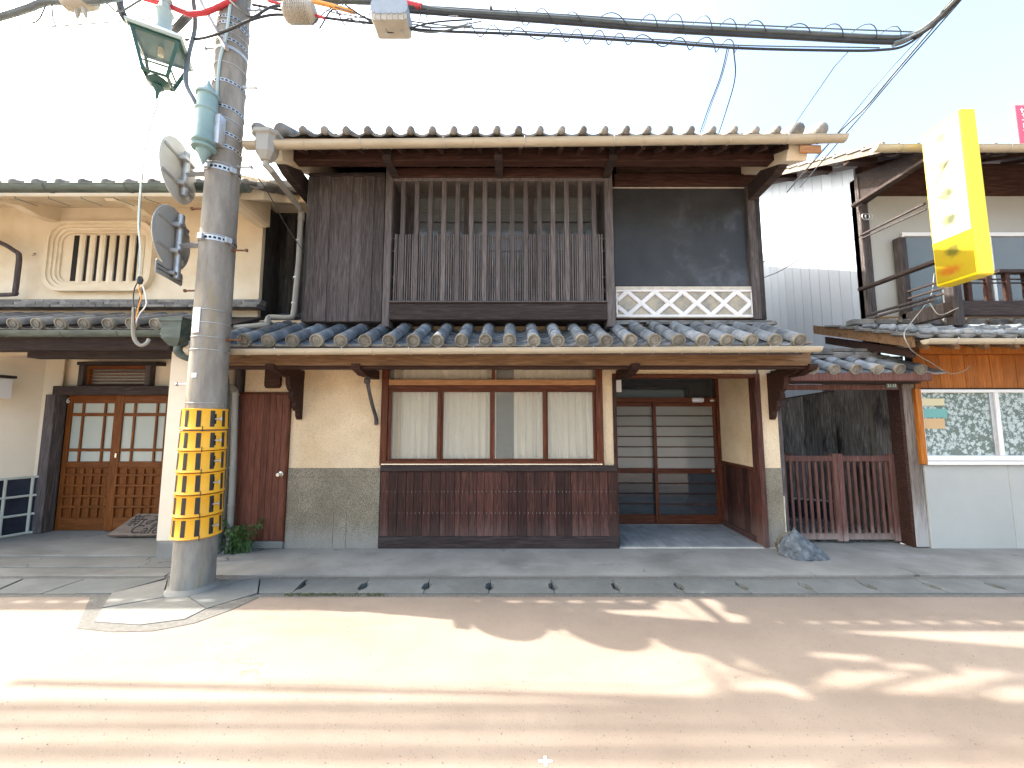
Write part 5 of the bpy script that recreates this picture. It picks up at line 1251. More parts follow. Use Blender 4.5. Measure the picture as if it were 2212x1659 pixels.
# picket gate
PG = thing('picket_gate', 'maroon double leaf picket gate standing closed across the passage', 'gate', (XR+.5, .15, 0))
GYp = .14
zg0, zg1, zg2, zg3 = Z_(1166, GYp), Z_(1153, GYp), Z_(997, GYp), Z_(985, GYp)
leafs = [((1690, 1702), (1805, 1815), [1714, 1728, 1741.5, 1755, 1769, 1782.5, 1796.5]), ((1816, 1827), (1928, 1943), [1840, 1853.7, 1868, 1882.5, 1896, 1909.5, 1923])]
for (l0, l1), (r0, r1), pk in leafs:
    box('gate_stile', M['gate'], PG, X_(l0, 1070, GYp), X_(l1, 1070, GYp), GYp, GYp+.05, zg0-.02, zg3+.025, b=.004)
    box('gate_stile', M['gate'], PG, X_(r0, 1070, GYp), X_(r1, 1070, GYp), GYp, GYp+.05, zg0-.02, zg3+.025, b=.004)
    a, c = X_(l1, 1070, GYp)+.0005, X_(r0, 1070, GYp)-.0005
    box('gate_rail', M['gate'], PG, a, c, GYp+.005, GYp+.045, zg2, zg3, b=.003); box('gate_rail', M['gate'], PG, a, c, GYp+.005, GYp+.045, zg0, zg1, b=.003)
    pkm = MB().box(-.0155, .0155, GYp+.014, GYp+.034, zg1+.0005, zg2-.0005, .002)
    for q in pk:
        x = X_(q, 1070, GYp); b = MB().box(x-.0155, x+.0155, GYp+.014, GYp+.034, zg1+.0005, zg2-.0005, .002); b.build('picket', M['gate'], PG)
box('gate_post', M['gate'], PG, X_(1943, 1070, GYp)+.002, X_(1957, 1070, GYp), GYp-.02, GYp+.1, .0, Z_(981, GYp), b=.004)
# board fence in the passage
BF = thing('board_fence', 'blackened grey board fence standing behind the picket gate', 'fence', (XR+.8, 1.4, 0))
A, B_ = Vector((XR+.0, 1.9, 0)), Vector((X_(1968, 900, .75), .75, 0))
d = B_-A; L = d.length; ang = math.atan2(d.y, d.x)
n = 13
mt = Matrix.Translation(A) @ Matrix.Rotation(ang, 4, 'Z')
def ftop(t):
    P = A+d*t; return Z_(866-25*max(0, min(1, (t-.4)/.35)), P.y)
for i in range(n):
    t0, t1 = i/n, (i+1)/n
    off = -.006*(i % 2)
    MB().prism([(L*t0+.002, .32), (L*t1-.002, .32), (L*t1-.002, ftop(t1)), (L*t0+.002, ftop(t0))], off-.02, off, mt=mt).build('plank', M['old_v'], BF)
for i in range(n): MB().prism([(L*i/n, ftop(i/n)+.001), (L*(i+1)/n, ftop((i+1)/n)+.001), (L*(i+1)/n, ftop((i+1)/n)+.018), (L*i/n, ftop(i/n)+.018)], -.04, .02, mt=mt).build('capping', M['dk_h'], BF)
for zq, hh_ in ((.0, .09), (.093, .09), (.186, .1)): MB().box(0, L, -.03, .03, zq, zq+hh_, .006, mt=mt).build('sleeper', M['navy'], BF)
box('low_board', M['gate'], BF, XR+.06, XR+1.0, 1.2, 1.23, .55, 1.0)
for i in range(7): MB().box(XR+.06+i*.13, XR+.185+i*.13, 1.18, 1.199, .3, 1.02-.02*i, .003).build('plank', M['side_v'], BF)
gv = MB()
for i in range(1500):
    x, y = random.uniform(XR+.05, X_(1960, 1100, .2)), random.uniform(.2, 1.9); r = random.uniform(.012, .03)
    gv.lathe([(r, 0), (r*.9, r*.5), (.002, r*.9)], (x, y, .012+random.uniform(0, .02)), 5)
tag(stuff(gv.build('gravel', M['gravel'])), 'dark gravel on the ground behind the picket gate', 'gravel')
# rocks
def rock(name, c, sx_, sy_, sz_, seed, m, label, cat='rock', peak=None):
    rnd = random.Random(seed); b = bmesh.new(); bmesh.ops.create_icosphere(b, subdivisions=4, radius=1)
    from mathutils import noise
    for v in b.verts:
        p = v.co.copy(); k_ = 1+.22*noise.noise(p*1.3+Vector((seed, 0, 0)))+.16*abs(noise.noise(p*3.2+Vector((0, seed, 0))))+.09*noise.noise(p*7)+.05*noise.noise(p*15)
        p *= k_
        if peak and p.z > -.2:
            f_ = 1-.72*max(0, (p.z+.2)/1.2); p.x = p.x*f_+peak*(p.z+.2)/1.2*.5; p.y *= f_; p.z *= 1.1
        v.co = Vector((p.x*sx_, p.y*sy_, p.z*sz_))
    me = bpy.data.meshes.new(name); b.to_mesh(me); b.free(); me.materials.append(m)
    o = place(name, me, None, c); tag(o, label, cat); return o
k = gd(1762, 1208, .01)
rock('rock', (k.x-.06, k.y+.12, .06), .25, .18, .2, 3, M['rock'], 'pointed blue grey rock at the foot of the picket gate', peak=-.55)
k = gd(1712, 1190, .01); rock('stone', (k.x, k.y+.14, .05), .14, .12, .15, 8, M['rock2'], 'brownish rounded stone tucked behind the blue grey rock')
k = gd(1720, 1172, .01)
for j, (px, py) in enumerate(((1988+0, 1181), (2021, 1184))):
    pass
for j, (px, py, lb) in enumerate(((1962, 1175, 'left one of two flat white stones at the foot of the passage post'), (1990, 1178, 'right one of two flat white stones at the foot of the passage post'))):
    k = gd(px-6, py, .01); rock('white_stone', (k.x, k.y, .014), .05, .035, .016, 20+j, M['namako'], lb, 'stone')

# ================================================================ utility pole
PC = Vector((-2.86, -1.05, 0))
def pr(z): return .161-.0052*z
pole = thing('utility_pole', 'tall round concrete utility pole with yellow and black guard sheets', 'utility pole', PC)
MB().lathe([(pr(z), z) for z in (0, 1, 2, 3, 4, 5, 6, 7, 8, 9, 10.2)], PC, 40).build('shaft', M['pole'], pole, True)
MB().lathe([(pr(0)+.05, 0), (pr(0)+.03, .02), (pr(0)+.001, .04)], PC, 24).build('base_mortar', M['slab'], pole, True)
def pp_(th, z, dr=0):                              # angle from the camera side (-Y), positive to +X
    r = pr(z)+dr; return Vector((PC.x+r*math.sin(th), PC.y-r*math.cos(th), z))
def band(z, r=.004, m='steel', h=None, slots=False, nm='steel_band'):
    n = 32
    if h is None:
        b = MB().tube([pp_(2*math.pi*k/n, z, r*.6) for k in range(n+1)], r, 6); return b.build(nm, M[m], pole, True)
    b = MB()
    b.lathe([(pr(z)+.001, z-h/2), (pr(z)+.006, z-h/2), (pr(z)+.006, z+h/2), (pr(z)+.001, z+h/2)], PC, n)
    o = b.build(nm, M[m], pole, True)
    if slots:
        q = MB()
        for k in range(26):
            th = 2*math.pi*k/26
            mt = Matrix.Translation(pp_(th, z, .0065)) @ Matrix.Rotation(th, 4, 'Z'); q.box(-.011, .011, -.001, .0015, -h*.2, h*.2, mt=mt)
        stuff(q.build('slot', M['dark'], o))
    return o
fy = PC.y-.14
for q in (32,): band(Z_(q, fy), h=.03, slots=True)
for q in (45, 80, 97, 170, 226, 282, 310): band(Z_(q, fy), h=.032, slots=(q != 97))
band(Z_(358, fy), h=.05, slots=True); band(Z_(512, fy), h=.05, slots=True)
for q in (62, 128, 247, 252, 345, 502, 665, 693, 724, 752, 868): band(Z_(q+2, fy), .0035)
# band clamps
for q in (358, 512):
    z = Z_(q, fy)
    for th in (-.25, 1.15): 
        mt = Matrix.Translation(pp_(th, z, .02)) @ Matrix.Rotation(th, 4, 'Z'); MB().box(-.03, .03, -.015, .012, -.028, .028, .005, mt=mt).build('band_clamp', M['steel'], pole)
# step bolts
def bolt(px, py, side, m='steel'):
    z = Z_(py, PC.y); th = R(90)*side
    A = pp_(th, z, -.01); B_ = pp_(th, z, .13)
    o = MB().tube([A, B_], .009, 8).tube([B_, B_+Vector((.014*side, 0, 0))], .017, 8).tube([A+Vector((.012*side, 0, 0)), A+Vector((.028*side, 0, 0))], .02, 6)
    o.build('step_bolt', M[m], pole)
for q, s_ in ((105, -1), (22, 1), (190, 1), (361, 1)): bolt(0, q, s_)
for q, s_ in ((451, -1), (541, 1), (628, -1), (734, 1)): bolt(0, q, s_, 'rust')
bolt(0, 830, -1)
# guards
gz = [(882, 928), (931, 974), (975, 1022), (1023.5, 1070), (1072, 1119), (1121, 1168)]
Y0 = PC.y-.18
for i, (a, c) in enumerate(gz):
    z1, z0 = Z_(a, Y0), Z_(c, Y0)
    n = 40; t0 = R(-15+3*i)
    g_ = MB().lathe([(pr(z0)+.002, z0+.004), (pr(z0)+.026, z0), (pr(z0)+.03, z0+.006), (pr(z0)+.022, z0+.016), (pr(z0)+.018, z1-.012), (pr(z0)+.022, z1-.004), (pr(z0)+.004, z1)], PC, n).build('guard_sheet', M['yellow'], pole, True)
    ns = 11
    for k in range(ns):
        th0 = t0+2*math.pi*k/ns; th1 = th0+2*math.pi/ns*.35
        zz0, zz1 = z0+.024, z1-.018
        b = MB(); b.grid(lambda u, v: Vector((PC.x+(pr(z0)+.0242-.0035*v)*math.sin(th0+(th1-th0)*u), PC.y-(pr(z0)+.0242-.0035*v)*math.cos(th0+(th1-th0)*u), zz0+(zz1-zz0)*v)), 4, 1)
        b.build('black_stripe', M['blackstripe'], g_)
    ths = R(34+2*i)
    mt = Matrix.Translation(pp_(ths, z0, 0)) @ Matrix.Rotation(ths, 4, 'Z')
    MB().box(-.003, .003, -.03, -.015, -.015, .03, mt=mt).build('seam', M['blackstripe'], g_)
    ths = R(64+2*i); zmid = (z0+z1)/2
    mt = Matrix.Translation(pp_(ths, zmid, .0)) @ Matrix.Rotation(ths, 4, 'Z')
    MB().box(-.01, .006, -.024, -.019, -.045, .045, mt=mt).build('latch_slot', M['dark'], g_)
    MB().tube([mt @ Vector((-.004, -.022, 0)), mt @ Vector((.045, -.036, 0))], .006, 6).tube([mt @ Vector((.04, -.036, -.018)), mt @ Vector((.04, -.036, .018))], .005, 6).build('latch', M['steel'], g_)
# number plate and sticker on the pole
def curved_plate(px0, px1, q0, q1, m, nm):
    Yf = PC.y-.13; xa_, xb_ = X_(px0, (q0+q1)/2, Yf)-PC.x, X_(px1, (q0+q1)/2, Yf)-PC.x
    z1, z0 = Z_(q0, Yf), Z_(q1, Yf); r = pr(z0)+.006
    ta, tb = math.asin(max(-.98, xa_/r)), math.asin(max(-.98, min(.98, xb_/r)))
    b = MB(); b.grid(lambda u, v: Vector((PC.x+r*math.sin(ta+(tb-ta)*u), PC.y-r*math.cos(ta+(tb-ta)*u), z0+(z1-z0)*v)), 5, 1)
    b.grid(lambda u, v: Vector((PC.x+(r-.004)*math.sin(ta+(tb-ta)*u), PC.y-(r-.004)*math.cos(ta+(tb-ta)*u), z0+(z1-z0)*v)), 5, 1)
    return b.build(nm, M[m], pole, True)
curved_plate(417, 436, 665, 719, 'plate', 'pole_plate')
curved_plate(418, 429, 806, 816, 'plate', 'sticker')
tubeo('conduit_strip', M['lroof'], pole, bez([pp_(.45, Z_(0, fy)+.4, .012), pp_(.3, Z_(70, fy), .012), pp_(.02, Z_(130, fy), .012), pp_(.0, Z_(190, fy), .012), pp_(.1, Z_(258, fy), .012)]), .013, 6)
for dx, m in ((-.006, 'lgreen'), (.004, 'dgreen')):
    tubeo('earth_wire', M[m], pole, [pp_(-1.45+dx*8, Z_(q, PC.y), .008) for q in (-100, 60, 200, 330, 372, 450, 560, 640, 720, 745)], .006, 6)
tubeo('earth_clamp', M['blackp'], pole, [pp_(-1.4, Z_(738, PC.y), .015), pp_(-1.4, Z_(762, PC.y), .012)], .018, 8)
# diagonal bracing bar at the top left and cross arms above the frame
tubeo('brace_bar', M['steel'], pole, [at(436, 0, -1.1)+Vector((-.12, 0, .25)), at(436, 12, -1.12), at(490, 105, -1.2)], .026, 4)
for z in (6.2, 8.0): MB().box(-3.5, -2.2, PC.y-.26, PC.y-.2, z, z+.07, .005).build('cross_arm', M['steel'], pole)
MB().lathe([(.001, 9.25), (.2, 9.25), (.22, 9.3), (.22, 9.9), (.2, 9.95), (.001, 10)], (PC.x+.0, PC.y-.45, -1.6), 20).build('transformer', M['greybox'], pole, True)
# mirror / road signs seen from behind
PH = R(104); hv = Vector((math.cos(PH), math.sin(PH), 0)); nv = Vector((math.sin(PH), -math.cos(PH), 0))
def sign_group(px, py, q0, q1, tpx, label, m, plate=None):
    c = at(px, py, -1.05)
    t = thing('road_sign', label, 'road sign', c, 'round road signs on the utility pole')
    Mx = Matrix((( hv.x, nv.x, 0, c.x), (hv.y, nv.y, 0, c.y), (0, 0, 1, c.z), (0, 0, 0, 1)))
    MB().lathe([(.001, -.004), (.3, -.004), (.305, 0), (.3, .004), (.001, .004)], (0, 0, 0), 48, Mx @ Matrix.Rotation(R(90), 4, 'X')).build('sign_disc', M[m], t)
    for dz in (-.13, .13):
        MB().box(-.25, .25, .0045, .016, dz-.012, dz-.002, .001, mt=Mx).build('back_rail', M['alu'], t); MB().box(-.25, .25, .0045, .016, dz+.003, dz+.013, .001, mt=Mx).build('back_rail', M['alu'], t)
    z1, z0 = Z_(q0, -1.05), Z_(q1, -1.05)
    tc = Mx @ Vector((0.03, .045, 0)); 
    post = MB().tube([(tc.x, tc.y, z0), (tc.x, tc.y, z1)], .03, 14).build('post', M['steel'], t, True)
    for dz in (-.13, .13):
        MB().box(-.05, .12, .012, .08, dz-.02, dz+.02, .006, mt=Mx).build('clamp', M['steel'], t)
    z = Z_(tpx, -1.05)
    A = Vector((tc.x, tc.y, z)); B_ = pp_(math.atan2(A.x-PC.x, -(A.y-PC.y)), z, .0)
    MB().tube([A, B_], [.024, .036], 4).build('arm', M['steel'], t)
    MB().box(.1, .2, .0046, .0055, -.2, -.1, mt=Mx).build('label', M['plate'], t)
    return t, Mx, tc
sign_group(386, 370, 325, 418, 372, 'upper round sign seen from behind with pale back on the pole', 'alu_pale')
t, Mx, tc = sign_group(372, 515, 461, 599, 527, 'lower round sign seen from behind with darker grey back on the pole', 'alu')
pc_ = at(366, 590, -1.05)
sp_ = thing('supplementary_plate', 'small oblong grey plate seen from behind under the lower round sign', 'sign plate', pc_)
Mp = Mx.copy(); Mp.translation = pc_
MB().prism([(x_, z_) for x_, z_ in rr(0, 0, .42, .125, .02, 3)], -.003, .003, mt=Mp).build('plate', M['alu'], sp_)
for dz in (-.02, .02): MB().box(-.19, .19, .0032, .012, dz-.003, dz+.003, mt=Mp).build('back_rail', M['rock'], sp_)
MB().box(-.04, .09, .0032, .06, -.015, .015, .004, mt=Mp).build('clamp', M['steel'], sp_)

# ================================================================ street lantern
LC = Vector((-3.397, -1.24, 0)); AN = R(27.3)
lan = thing('street_lantern', 'green four sided street lantern on a curved arm, left of the pole top', 'street lamp', (LC.x, LC.y, 4.6))
ml = Matrix.Translation(LC) @ Matrix.Rotation(AN, 4, 'Z')
def sq(h, z): return [ml @ Vector((h*a, h*b, z)) for a, b in ((-1, -1), (1, -1), (1, 1), (-1, 1))]
def frus(levels, m, nm, par=None, caps=True):
    b = MB(); vs = []
    for h, z in levels: vs += sq(h, z)
    n = len(levels)
    b.add(vs, [[i*4+j, i*4+(j+1) % 4, (i+1)*4+(j+1) % 4, (i+1)*4+j] for i in range(n-1) for j in range(4)]+([[0, 1, 2, 3], [4*n-4, 4*n-3, 4*n-2, 4*n-1]] if caps else []))
    return b.build(nm, M[m], par or lan)
HR, HB = .2, .088
ZR, ZB = 5.1, 4.75
roofl = frus([(HR-.01, ZR-.012), (HR+.006, ZR), (HR+.006, ZR+.012), (.09, ZR+.13), (.075, ZR+.14)], 'lroof', 'lamp_roof')
frus([(HR-.012, ZR-.022), (HR-.012, ZR-.0125)], 'dgreen', 'roof_underside', roofl)
MB().lathe([(.001, ZR+.14), (.085, ZR+.14), (.08, ZR+.16), (.062, ZR+.2), (.062, ZR+.34), (.075, ZR+.36), (.05, ZR+.4), (.035, ZR+.46), (.055, ZR+.5), (.03, ZR+.55), (.02, ZR+.62), (.001, ZR+.65)], LC, 20).build('finial', M['lroof'], lan, True)
top, bot = sq(HR-.035, ZR-.023), sq(HB, ZB)
fo = MB()
for i in range(4):
    MB().tube([top[i], bot[i]], .019, 4).build('corner_bar', M['dgreen'], lan)
    j = (i+1) % 4
    MB().tube([top[i]+Vector((0, 0, -.005)), top[j]+Vector((0, 0, -.005))], .013, 4).build('frame_bar', M['dgreen'], lan)
    MB().tube([bot[i], bot[j]], .016, 4).build('frame_bar', M['dgreen'], lan)
    f_ = .25
    MB().tube([bot[i].lerp(top[i], f_), bot[j].lerp(top[j], f_)], .01, 4).build('frame_bar', M['dgreen'], lan)
    b = MB(); b.add([bot[i], bot[j], top[j], top[i]], [[0, 1, 2, 3]]); b.build('glass_pane', M['bulbglass'], lan)
MB().lathe([(.001, ZR-.023), (.022, ZR-.023), (.022, ZR-.1), (.001, ZR-.1)], LC, 14).build('socket', simple('cream porcelain', (.6, .5, .33), .4), lan, True)
MB().lathe([(.012, ZR-.101), (.016, ZR-.12), (.036, ZR-.17), (.038, ZR-.19), (.025, ZR-.22), (.001, ZR-.23)], LC, 16).build('bulb', M['bulbglass'], lan, True)
MB().lathe([(.001, ZB-.005), (.075, ZB-.005), (.09, ZB-.03), (.06, ZB-.05), (.035, ZB-.06), (.05, ZB-.08), (.03, ZB-.1), (.016, ZB-.13), (.012, ZB-.18), (.001, ZB-.21)], LC, 18).build('bottom_finial', M['dgreen'], lan, True)
CCy = Vector((-2.9, -1.25, 0))
zc0, zc1 = Z_(322, -1.3), Z_(190, -1.3)
MB().lathe([(.001, zc0-.13), (.012, zc0-.1), (.045, zc0-.02), (.06, zc0), (.06, zc0+.02), (.095, zc0+.03), (.1, zc0+.05), (.075, zc0+.07), (.1, zc0+.09), (.1, zc0+.11), (.08, zc0+.12), (.08, zc0+.4), (.09, zc0+.41), (.09, zc0+.425), (.08, zc0+.435), (.08, zc1-.05), (.095, zc1-.045), (.09, zc1-.02), (.045, zc1+.02), (.02, zc1+.08), (.001, zc1+.14)], CCy, 24).build('mount_cylinder', M['lgreen'], lan, True)
MB().box(CCy.x+.02, CCy.x+.13, CCy.y, CCy.y+.08, zc0+.1, zc0+.4, .004).build('mount_plate', M['steel'], lan)
tubeo('arm', M['greyc'], lan, bez([(CCy.x-.06, CCy.y, zc1-.2), (-3.02, -1.27, zc1-.08), (-3.13, -1.24, zc1+.12), (-3.2, -1.16, ZR+.0), (-3.2, -1.12, ZR+.4), (-3.2, -1.24, ZR+.75), (-3.36, -1.24, ZR+.75), (LC.x, LC.y, ZR+.6)], 6), .02, 12)

# ================================================================ cables
def cable(name, label, pts, r, m, cat='cable', group='overhead cables', k=6, n=8, Y=-1.2):
    P = [p if isinstance(p, Vector) else at(p[0], p[1], p[2] if len(p) > 2 else Y) for p in pts]
    P = bez(P, k) if len(P) > 2 else P
    o = MB().tube(P, r, n).build(name, M[m] if isinstance(m, str) else m, None, True)
    return tag(o, label, cat, group)
def helix(P0, P1, sag, r, turns, rad, name, label, m='blackp', n=14):
    pts = []
    N = turns*n
    for i in range(N+1):
        t = i/N; p = P0.lerp(P1, t)+Vector((0, 0, -sag*4*t*(1-t))); a = 2*math.pi*(turns*t+.25*math.sin(t*13)+.08*math.sin(t*31+1)); rd = rad*(1+.18*math.sin(t*13+2)+.06*math.sin(t*31))
        pts.append(p+Vector((0, math.cos(a)*rd, math.sin(a)*rd)))
    o = MB().tube(pts, r, 5).build(name, M[m], None, True); return tag(o, label, 'cable', 'spiral cable hangers')
cable('trunk_cable', 'thick dark grey trunk cable along the top from the pole to upper right', [(500, -10), (700, 0), (825, 5), (910, 17), (980, 26), (1240, 42), (1430, 58), (1680, 70), (1900, 82), (1960, 79), (2005, 56, -1.3), (2062, 2, -1.45), (2160, -110, -1.8)], .027, 'greyc')
cable('trunk_cable', 'second thick cable just under the thickest trunk cable', [(880, 24), (1040, 36), (1240, 51), (1430, 66), (1680, 80), (1890, 91), (1950, 88), (2005, 62, -1.3), (2066, 6, -1.45), (2170, -110, -1.8)], .018, 'blackp')
cable('messenger_wire', 'thin steel wire running just above the thickest trunk cable', [(900, 12), (1000, 18), (1240, 33), (1430, 45), (1900, 66), (1990, 62, -1.25), (2050, 6, -1.45), (2150, -110, -1.8)], .006, 'greyc')
cable('drop_cable', 'lower dark cable hanging beneath the trunk cable', [(545, 10), (700, 38), (820, 52), (930, 66), (1150, 75), (1428, 92), (1600, 104), (1800, 109), (1900, 108), (1960, 96), (2030, 40, -1.35)], .011, 'blackp')
cable('messenger_wire', 'thin wire just above the lower dark cable', [(870, 44), (990, 58), (1150, 69), (1428, 86), (1600, 98), (1900, 103)], .0055, 'greyc')
def seg(p0, p1, Y=-1.2): return at(*p0, Y), at(*p1, Y)
a, c = seg((1090, 32), (1960, 78)); helix(a, c, 0, .0045, 13, .06, 'spiral_hanger', 'wavy spiral wire wound round the thick trunk cable')
a, c = seg((1000, 62), (1600, 101)); helix(a, c, 0, .0045, 11, .045, 'spiral_hanger', 'wavy spiral wire wound round the lower dark cable')
cable('red_sleeve', 'red sleeve on the thick cable above the blue grey closure box', [(800, -14, -1.2), (830, -2, -1.2), (870, 7, -1.2), (912, 17, -1.2)], .034, 'red', 'cable sleeve', 'coloured cable sleeves')
cable('red_sleeve', 'long thin red sleeve slanting past the ribbed closure box', [(580, 2, -1.25), (640, 18, -1.25), (700, 39, -1.25)], .012, 'red', 'cable sleeve', 'coloured cable sleeves')
cable('orange_sleeve', 'orange sleeve fading to pink right of the pole at the top edge', [(600, -6, -1.22), (680, 4, -1.22), (765, 26, -1.22)], .02, 'orangep', 'cable sleeve', 'coloured cable sleeves')
cable('red_sleeve', 'sagging red sleeve between the lantern and the pole at the top edge', [(305, -6, -1.2), (350, 8, -1.2), (400, 27, -1.2), (412, 30, -1.2), (445, 26, -1.2), (485, 8, -1.2), (510, -8, -1.2)], .025, 'red', 'cable sleeve', 'coloured cable sleeves')
cable('thick_loop_cable', 'thick dark cable loop passing behind the lantern roof', [(258, -30, -1.1), (257, 5, -1.1), (266, 32, -1.1), (285, 52, -1.05), (330, 70, -.95), (370, 66, -.95), (385, 56, -1.0), (402, 38, -1.05), (412, 30, -1.1)], .036, 'blackp')
cable('thin_cable', 'black cable sagging from the pole to behind the lantern', [(400, 86, -1.1), (440, 82, -1.15), (490, 66, -1.25), (540, 44, -1.3), (590, 32, -1.25), (640, 34, -1.25)], .012, 'blackp')
cable('thin_cable', 'black cable dipping across the pole top and rising right', [(497, 0, -1.28), (520, 22, -1.3), (545, 37, -1.3), (572, 22, -1.28), (590, 14, -1.25), (620, 12, -1.25)], .012, 'blackp')
cable('left_bundle', 'thick cable bundle rising from the left edge to the top', [(-700, 190, -1.58), (-200, 90, -1.58), (0, 36, -1.58), (60, 18, -1.58), (100, 4, -1.58), (160, 2, -1.58), (230, -2, -1.58), (420, -40, -1.2)], .028, 'greyc')
cable('thin_cable', 'thin cable hanging in a loop below the left bundle', [(36, 32, -1.58), (60, 48, -1.58), (82, 44, -1.58), (100, 10, -1.58)], .006, 'greyc')
cable('thin_cable', 'short wire dropping from the left bundle to the thin barbed looking line', [(112, 8, -1.58), (114, 36, -1.58), (120, 55, -1.58)], .006, 'greyc')
cable('thin_line', 'thin twisted line crossing the sky left of the lantern', [(-400, 110, -1.5), (18, 66, -1.5), (120, 57, -1.5), (300, 43, -1.2), (330, 38, -1.15)], .0055, 'greyc')
cable('thin_cable', 'thin cable sagging in a vee above the left end of the lantern', [(150, 2, -1.3), (222, 4, -1.3), (256, 25, -1.25), (304, 0, -1.2), (340, -15, -1.2)], .009, 'greyc')
cable('thin_line', 'very thin wire slanting across the sky below the lantern', [(110, 92, -.2), (260, 152, -.1), (345, 196, 0), (400, 222, .1), (436, 255, .2)], .004, 'greyc', 'wire')
o = MB().lathe([(.001, -.14), (.05, -.13), (.07, -.08), (.07, .1), (.045, .14), (.001, .15)], at(172, 4, -1.58), 14, Matrix.Rotation(R(80), 4, 'Y')).build('cable_closure', M['greybox'], None, True)
tag(o, 'dark beige cable closure at the top left edge with two plugs hanging down', 'cable closure', 'cable closures')
for dx, L_ in ((-4, 40), (8, 38)):
    k = at(172+dx, 12, -1.58); e = at(173+dx*1.6, L_, -1.58); tubeo('plug', M['greybox'], o, [k, k.lerp(e, .7), e], [.022, .018, .008], 8)
# closures on the right
k = at(648, 27, -1.25)
cb = MB().lathe([(.001, -.15), (.07, -.145), (.085, -.12), (.088, .12), (.07, .145), (.001, .15)], k, 18, Matrix.Rotation(R(86), 4, 'Y')).build('cable_closure', M['greybox'], None, True)
tag(cb, 'beige ribbed cable closure hanging right of the pole top', 'cable closure', 'cable closures')
for i in range(13):
    x = k.x-.11+.017*i; MB().lathe([(.094, -.003), (.094, .003)], (x, k.y, k.z), 16, Matrix.Rotation(R(90), 4, 'Y')).build('rib', M['greybox'], cb)
k = at(847, 38, -1.25)
b = MB(); b.prism([(p_[0]+k.x, p_[1]+k.z) for p_ in rr(0, .01, .35, .16, .06, 5)], k.y-.1, k.y+.1)
b2 = b.build('cable_closure', M['bluebox'], None, True); tag(b2, 'rounded blue grey cable closure box, the larger one over the street', 'cable closure', 'cable closures')
MB().prism([(p_[0]+k.x, p_[1]+k.z-.085) for p_ in rr(0, 0, .335, .085, .03, 4)], k.y-.095, k.y+.095).build('lower_shell', M['greybox'], b2, True)
for i in range(6): MB().box(k.x-.14+.054*i, k.x-.13+.054*i, k.y-.1, k.y-.0955, k.z-.14, k.z-.05, .002).build('rib', M['greybox'], b2)
for dx in (-.05, .1): tubeo('stud', M['steel'], b2, [(k.x+dx, k.y, k.z-.12), (k.x+dx, k.y, k.z-.17)], .006, 6)
# tangle of thin wires round the closures: each one a cable
rt = random.Random(5)
tang = [((690, 62), (720, 20), (745, 55)), ((725, 30), (745, 8), (762, 40)), ((745, 10), (790, 40), (830, 62)), ((700, 8), (760, 26), (820, 50)), ((770, 5), (778, 20), (776, 46)), ((800, 20), (798, 36), (812, 60)), ((740, 42), (790, 34), (812, 22)), ((880, 62), (940, 48), (1020, 42)), ((890, 52), (960, 60), (1040, 46)), ((905, 12), (908, 34), (900, 58)), ((925, 20), (922, 40), (930, 62)), ((910, 58), (950, 60), (1020, 56)), ((740, 2), (700, 28), (676, 52)), ((860, 58), (930, 70), (1000, 58)), ((650, 2), (730, 30), (800, 58)), ((560, 8), (560, 18), (545, 30)), ((800, 44), (840, 70), (880, 62)), ((715, 26), (760, 34), (800, 42)), ((880, 16), (930, 30), (990, 36))]
for i, q in enumerate(tang):
    o = cable('tangled_wire', 'thin dark wire in the tangle round the cable closures right of the pole', [(x_, y_, -1.2+rt.uniform(-.08, .08)) for x_, y_ in q], rt.choice((.004, .005, .007)), rt.choice(('blackp', 'greyc')), 'wire', 'tangled wires round the closures')
k = at(1060, 20, -1.2); o = MB().lathe([(.012, -.02), (.02, 0), (.012, .03), (.004, .05)], k, 8).build('line_clip', M['blackp'], None, True); tag(o, 'small dark clip standing on the thickest cable', 'cable clip')
# service drops to the houses on the right
def drop(label, q, r=.006, m='blackp', g='service wires to the houses'): return cable('service_wire', label, q, r, m, 'wire', g)
drop('left wire of the close pair dropping to the roof of the timber house', [(1572, 100, -1.2), (1556, 166, -1.0), (1530, 235, -.6), (1506, 305, .3)])
drop('right wire of the close pair dropping to the roof of the timber house', [(1576, 100, -1.2), (1559, 166, -1.0), (1536, 228, -.6), (1510, 305, .3)], .004)
drop('single wire just right of the close pair dropping to the timber house roof', [(1584, 101, -1.2), (1588, 166, -1.0), (1570, 235, -.6), (1547, 305, .3)])
drop('thin lone wire dropping to the right end of the timber house roof', [(1836, 108, -1.2), (1806, 140, -1.1), (1786, 168, -1.0), (1702, 290, .3)], .0045)
drop('upper wire of the slanting bundle at the upper right', [(2060, -4, -1.25), (2044, 20, -1.25), (1905, 170, -.9), (1802, 296, -.3), (1760, 340, .3)], .005)
drop('thick middle cable of the slanting bundle at the upper right', [(2075, -8, -1.25), (2048, 22, -1.25), (1930, 160, -.9), (1870, 232, -.6), (1806, 293, -.3), (1700, 415, .8)], .009)
drop('lower cable of the slanting bundle at the upper right', [(2078, -2, -1.25), (2052, 28, -1.25), (1936, 160, -.9), (1884, 222, -.6), (1830, 285, -.3), (1728, 405, .9)], .007)
cable('slanting_trunk', 'thick dark cable slanting up to the top edge at upper right', [(1930, 96, -1.2), (1970, 80, -1.22), (2047, 26, -1.3), (2066, -10, -1.32)], .024, 'greyc')
drop('upper thin wire crossing the pale siding wall', [(1646, 568, 1.6), (1700, 532, 1.4), (1762, 486, 1.0)], .006)
drop('lower thin wire crossing the pale siding wall', [(1650, 600, 1.6), (1700, 577, 1.4), (1829, 492, .7)], .006)
